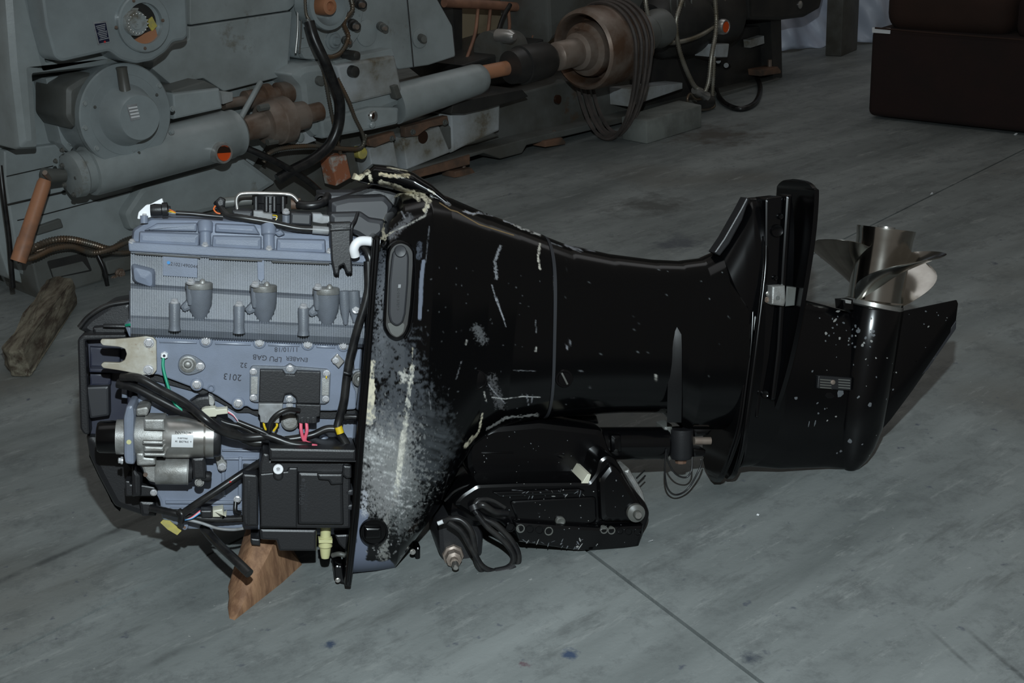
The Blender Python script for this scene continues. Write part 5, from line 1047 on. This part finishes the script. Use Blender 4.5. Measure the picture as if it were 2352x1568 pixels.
# ---------------------------------------------------------------- propeller
pr = M.lathe('propeller', (2008, 702, 0), (2036, 524, 0), [(0, 60), (.01, 64), (.06, 65), (.08, 62), (.6, 62), (.85, 63), (.97, 66), (1, 66), (1, 58), (.7, 50)], 'chrome', None, 56)
M.lathe('hub_ring', (2006, 707, 0), (2009, 694, 0), [(0, 60), (.3, 66), (1, 66)], 'steel', pr, 44)
M.lathe('prop_nut', (2030, 560, 0), (2036, 520, 0), [(0, 22), (1, 20)], 'steel', pr, 12)
pA, pB = M.L(2008, 702, 0), M.L(2036, 524, 0); ax = (pB-pA).normalized(); hl = (pB-pA).length
ex = Vector((0, 0, 1)); ex = (ex-ax*ex.dot(ax)).normalized(); ey = ex.cross(ax).normalized()   # ex towards camera, ey to the right
if ey.x < 0: ey = -ey
sc_p = M.mpp(2020, 610)
for k, th0 in enumerate((-2, 118, 238)):
    v = []; f = []; nr, ns = 16, 20; rh, rt = 60*sc_p, 166*sc_p
    for side in (1, -1):
        for i in range(nr+1):
            rr = rh+(rt-rh)*i/nr; q = i/nr
            half = math.radians(64)*math.sqrt(max(0.0, 1-q**2.6))*(1-.2*q)+.01
            for j in range(ns+1):
                s_ = -1+2*j/ns; a = math.radians(th0)+s_*half+math.radians(10)*q
                z = hl*(.48+.34*s_*half/math.radians(62)*(1-.25*q))+hl*.30*q-hl*.10
                tk = .0030*(1-.7*q)*(1-s_**4)+.0004
                v.append(pA+ax*(z+side*tk)+(ex*math.cos(a)+ey*math.sin(a))*rr)
    n1 = (nr+1)*(ns+1)
    for i in range(nr):
        for j in range(ns):
            a = i*(ns+1)+j; b = a+1; c = a+ns+2; d = a+ns+1; f.append((a, b, c, d)); f.append((n1+d, n1+c, n1+b, n1+a))
    for i in range(nr):
        for j in (0, ns): a = i*(ns+1)+j; b = a+ns+1; f.append((a, b, n1+b, n1+a) if j == 0 else (b, a, n1+a, n1+b))
    for j in range(ns): a = nr*(ns+1)+j; f.append((a, a+1, n1+a+1, n1+a)); f.append((j+1, j, n1+j, n1+j+1))
    mk('blade', v, f, 'chrome', pr, 40)
# ---------------------------------------------------------------- swivel and clamp bracket
BB = 'black_bracket'
sw = P('swivel_bracket', [(1068, 1030), (1085, 1000), (1130, 978), (1240, 968), (1372, 975), (1386, 985), (1400, 1030), (1424, 1062), (1395, 1085), (1360, 1108), (1200, 1108), (1095, 1112), (1072, 1080)], -.08, .065, BB, None, r=10, ch=.025)
M.lathe('oval_recess', (1240, 1036, .045), (1310, 1042, .045), [(0, 8), (.3, 22), (.7, 24), (1, 10)], BB, sw, 20)
P('bracket_seam', [(1105, 1038), (1180, 1038), (1180, 1041), (1105, 1041)], .05, .067, BG, sw, ch=.001)
tb = M.lathe('steering_tube', (1375, 1018, .02), (1532, 1017, .02), [(0, 38), (.97, 38), (1, 34)], BB, None, 32)
P('tube_clip', [(1402, 998), (1428, 998), (1430, 1040), (1404, 1040)], .03, .062, BB, tb, r=4, ch=.008)
P('hull_bracket_arm', [(1128, 1000), (1300, 955), (1372, 955), (1378, 975), (1200, 985)], -.12, -.02, BB, None, r=4, ch=.008)
mn = M.lathe('lower_mount', (1565, 984, .03), (1563, 1052, .03), [(0, 28), (.9, 28), (1, 24)], 'black_plastic', None, 28)
M.lathe('rusty_nut', (1564, 1050, .03), (1564, 1063, .03), [(0, 15), (1, 13)], 'rust', mn, 8)
P('mount_arm', [(1525, 980), (1545, 975), (1550, 1050), (1535, 1062), (1525, 1055)], -.02, .035, 'machine_dark', None, r=3, ch=.006)
M.lathe('mount_bolt', (1594, 1012, .03), (1632, 1012, .03), [(0, 9), (1, 9)], 'rust_steel', mn, 14); P('mount_strap', [(1592, 1030), (1622, 1034), (1620, 1048), (1594, 1050)], .0, .045, BB, mn, ch=.004)
P('mount_pad', [(1592, 984), (1640, 984), (1628, 1000), (1596, 1004)], -.02, .04, BB, mn, ch=.006)
gs = M.bolt(1531, 1021, .045, 8, None, 'steel'); M.tube('bond_cable', [(1530, 1028, .05), (1535, 1060, .05), (1552, 1088, .05), (1575, 1096, .05), (1588, 1080, .05), (1590, 1050, .04)], 2.2, RB, None)
M.tube('bond_cable', [(1530, 1030, .055), (1527, 1080, .055), (1533, 1120, .055), (1552, 1136, .055), (1580, 1122, .05), (1605, 1080, .05), (1615, 1050, .04)], 2.2, RB, None)
cl = P('clamp_bracket', [(1040, 1158), (1060, 1135), (1095, 1112), (1200, 1108), (1352, 1106), (1368, 1085), (1375, 1055), (1395, 1043), (1412, 1050), (1430, 1078), (1450, 1115), (1486, 1158), (1494, 1178), (1490, 1200), (1480, 1222), (1470, 1258), (1330, 1264), (1200, 1246), (1150, 1200), (1090, 1190)], .03, .155, BB, None, r=8, ch=.018)
P('bracket_ridge', [(1130, 1130), (1330, 1122), (1345, 1128), (1330, 1134), (1150, 1142)], .14, .163, BB, cl, r=3, ch=.004)
P('bracket_panel', [(1170, 1150), (1370, 1140), (1372, 1200), (1330, 1210), (1190, 1200)], .14, .16, BB, cl, r=10, ch=.004)
P('bracket_flange', [(1180, 1198), (1370, 1210), (1480, 1205), (1478, 1225), (1468, 1260), (1330, 1266), (1195, 1246)], .06, .178, BB, cl, r=5, ch=.010)
P('wing', [(1375, 1100), (1405, 1062), (1425, 1080), (1478, 1165), (1470, 1200), (1380, 1200)], .14, .172, BB, cl, r=10, ch=.012)
for i, x in enumerate((1172, 1195, 1217, 1239, 1260)): M.disc('bolt_hole', x, 1211+i*2, [(.17, 10), (.1795, 10), (.1795, 8), (.177, 7)], 'machine_dark' if i in (1, 4) else BG, cl, 18)
for i, x in enumerate((1387, 1404, 1424, 1444, 1465)): M.disc('bolt_hole', x, 1216+i*1.5, [(.17, 9), (.1795, 9), (.1795, 7), (.177, 6)], 'machine_dark' if i in (0, 1) else BG, cl, 18)
M.disc('drain_screw', 1288, 1198, [(.155, 12), (.168, 11), (.17, 8), (.168, 3)], 'machine_dark', cl, 18)
pv = M.disc('pivot_nut', 1467, 1184, [(.15, 22), (.182, 21), (.184, 17), (.186, 10), (.196, 9), (.198, 6)], 'machine_dark', cl, 24); M.disc('pivot_end', 1467, 1184, [(.19, 8), (.1995, 7.5)], 'steel', pv, 16)
P('silver_tab', [(1432, 1082), (1446, 1076), (1478, 1130), (1485, 1160), (1470, 1152), (1455, 1120)], .05, .12, 'aluminium', None, r=2, ch=.006); P('pale_tab', [(1336, 1110), (1350, 1088), (1358, 1090), (1352, 1110)], .06, .157, 'ivory', cl, ch=.001)
P('bracket_far_arm', [(1060, 1130), (1100, 1090), (1400, 1040), (1480, 1120), (1470, 1160), (1330, 1170), (1200, 1165)], -.165, -.06, BB, None, r=8, ch=.01, cm=.155)
P('bracket_bridge', [(1120, 1130), (1400, 1100), (1420, 1180), (1150, 1190)], -.1, .06, BB, None, r=8, ch=.004, cm=.155)
M.tube('trim_wire', [(1022, 1150, .10), (1050, 1125, .12), (1100, 1110, .13), (1200, 1106, .135), (1350, 1105, .135)], 3, RB, None)
tr = P('tilt_ram', [(1004, 1200), (1030, 1180), (1080, 1180), (1112, 1225), (1108, 1285), (1085, 1302), (1025, 1300), (1008, 1270)], -.02, .125, BP, None, r=16, ch=.02)
nb = M.lathe('ram_nut', (1040, 1272, .12), (1044, 1292, .17), [(0, 26), (.25, 24), (.3, 19), (.7, 18), (.75, 10), (1, 9.5)], 'rust_steel', tr, 8)
M.lathe('ram_stud', (1043, 1284, .15), (1047, 1304, .19), [(0, 8), (.9, 8), (1, 5)], 'steel', nb, 14)
P('ram_body', [(1035, 1150), (1100, 1110), (1160, 1150), (1150, 1200), (1090, 1215), (1030, 1190)], -.05, .135, BB, None, r=10, ch=.015)
P('ram_plate', [(1098, 1160), (1140, 1165), (1145, 1200), (1120, 1210)], .12, .145, 'black_plastic', None, r=3, ch=.004)
for pts, r in (([(1008, 1200, .16), (1035, 1192, .17), (1060, 1195, .175), (1082, 1220, .18), (1090, 1260, .18), (1098, 1295, .18), (1115, 1318, .175), (1145, 1322, .17), (1175, 1312, .17), (1190, 1290, .17), (1188, 1265, .17), (1170, 1235, .17), (1140, 1205, .168), (1110, 1190, .165), (1090, 1170, .16), (1100, 1150, .155), (1130, 1148, .15), (1160, 1165, .15)], 7.5),
               ([(1030, 1198, .175), (1060, 1220, .178), (1085, 1262, .182), (1108, 1300, .182), (1140, 1312, .18), (1172, 1300, .178), (1178, 1272, .178), (1155, 1240, .178), (1120, 1210, .175), (1095, 1180, .17)], 7), ([(1092, 1165, .16), (1110, 1160, .17), (1135, 1175, .165), (1165, 1178, .155)], 8)):
    M.tube('trim_cable', pts, r, RB, None, seg=12)
M.tube('cable_wrap', [(1138, 1316, .18), (1165, 1310, .18), (1180, 1300, .175)], 13, BP, None); M.lathe('bare_end', (1006, 1202, .165), (1018, 1197, .168), [(0, 5), (1, 5)], 'white_label', None, 12)
M.tube('cable_wrap', [(1088, 1160, .16), (1092, 1172, .165)], 13, BP, None)
for a, b in (((1462, 1098), (1480, 1080)), ((1465, 1110), (1482, 1092))): M.tube('split_pin', [(*a, .02), (*b, .0)], 2, RB, None)
# ---------------------------------------------------------------- paint chips stuck on the black castings
from mathutils.bvhtree import BVHTree
def chips(objs, spots, parent):
    trees = [BVHTree.FromPolygons([v.co for v in o.data.vertices], [tuple(p.vertices) for p in o.data.polygons]) for o in objs]
    o_ = M.loc(CC)
    for x, y, r, el, an, m in spots:
        d = (M.loc(CC+ray(x, y))-o_).normalized(); best = None
        for t in trees:
            h = t.ray_cast(o_, d)
            if h[0] is not None and (best is None or h[3] < best[3]): best = h
        if best is None: continue
        p, n = best[0], best[1]
        if n.dot(d) > 0: n = -n
        if n.dot(d) > -.25: continue
        t1 = (Vector((math.cos(an), math.sin(an), 0))-n*n.dot(Vector((math.cos(an), math.sin(an), 0)))).normalized(); t2 = n.cross(t1); k = r*M.mpp(x, y)
        v = []
        for q in range(7):
            a = math.tau*q/7; w_ = rg.uniform(.65, 1.15); v.append(p+n*.0004+t1*math.cos(a)*k*el*w_+t2*math.sin(a)*k/max(1, el*.6)*w_)
        v.append(p+n*.0009)
        mk('paint_chip', v, [(q, (q+1) % 7, 7) for q in range(7)], m, parent)
def scat(n, x0, x1, y0, y1, r0, r1, els=(1, 1.6)): return [(rg.uniform(x0, x1), rg.uniform(y0, y1), rg.uniform(r0, r1), rg.uniform(*els), rg.uniform(0, 3.14), 'chip_pale' if rg.random() < .25 else 'chip_grey') for _ in range(n)]
lowr = [STRUT, gc_, bpy.data.objects['skeg']]
chips(lowr, scat(34, 1880, 2010, 725, 800, 1., 3.6)+scat(30, 1860, 2060, 800, 1060, .9, 2.6)+scat(10, 2080, 2180, 710, 800, .8, 2.)+[(1952, 1013, 6, 1, 0, 'chip_grey'), (1998, 929, 5, 1, 0, 'chip_grey'), (1931, 1036, 4, 1, 0, 'chip_grey'), (1728, 1021, 5, 1.3, .8, 'chip_grey'), (1858, 973, 3, 3.2, 1.5, 'chip_grey'), (1872, 971, 3, 3, 1.5, 'chip_grey'), (1828, 914, 4, 1.2, 0, 'chip_grey'), (1972, 760, 5, 1.2, 0, 'chip_grey'), (1897, 766, 4, 1, 0, 'chip_pale'), (1925, 715, 4, 2, .5, 'chip_pale'), (1918, 735, 4, 2, .7, 'chip_pale'), (1930, 900, 10, 1.6, 1.5, 'chip_grey'), (1906, 908, 12, .6, 1.5, 'black_satin')], gc_)
chips([cl]+[c for c in cl.children if c.name.startswith(('wing', 'bracket'))], scat(60, 1140, 1480, 1080, 1255, .6, 1.6)+scat(26, 1190, 1340, 1238, 1262, 1., 3.2, (1.5, 4))+scat(22, 1180, 1340, 1124, 1142, .8, 2.4, (2, 5)), cl)
chips([sw], scat(30, 1090, 1390, 985, 1105, .6, 1.4), sw)
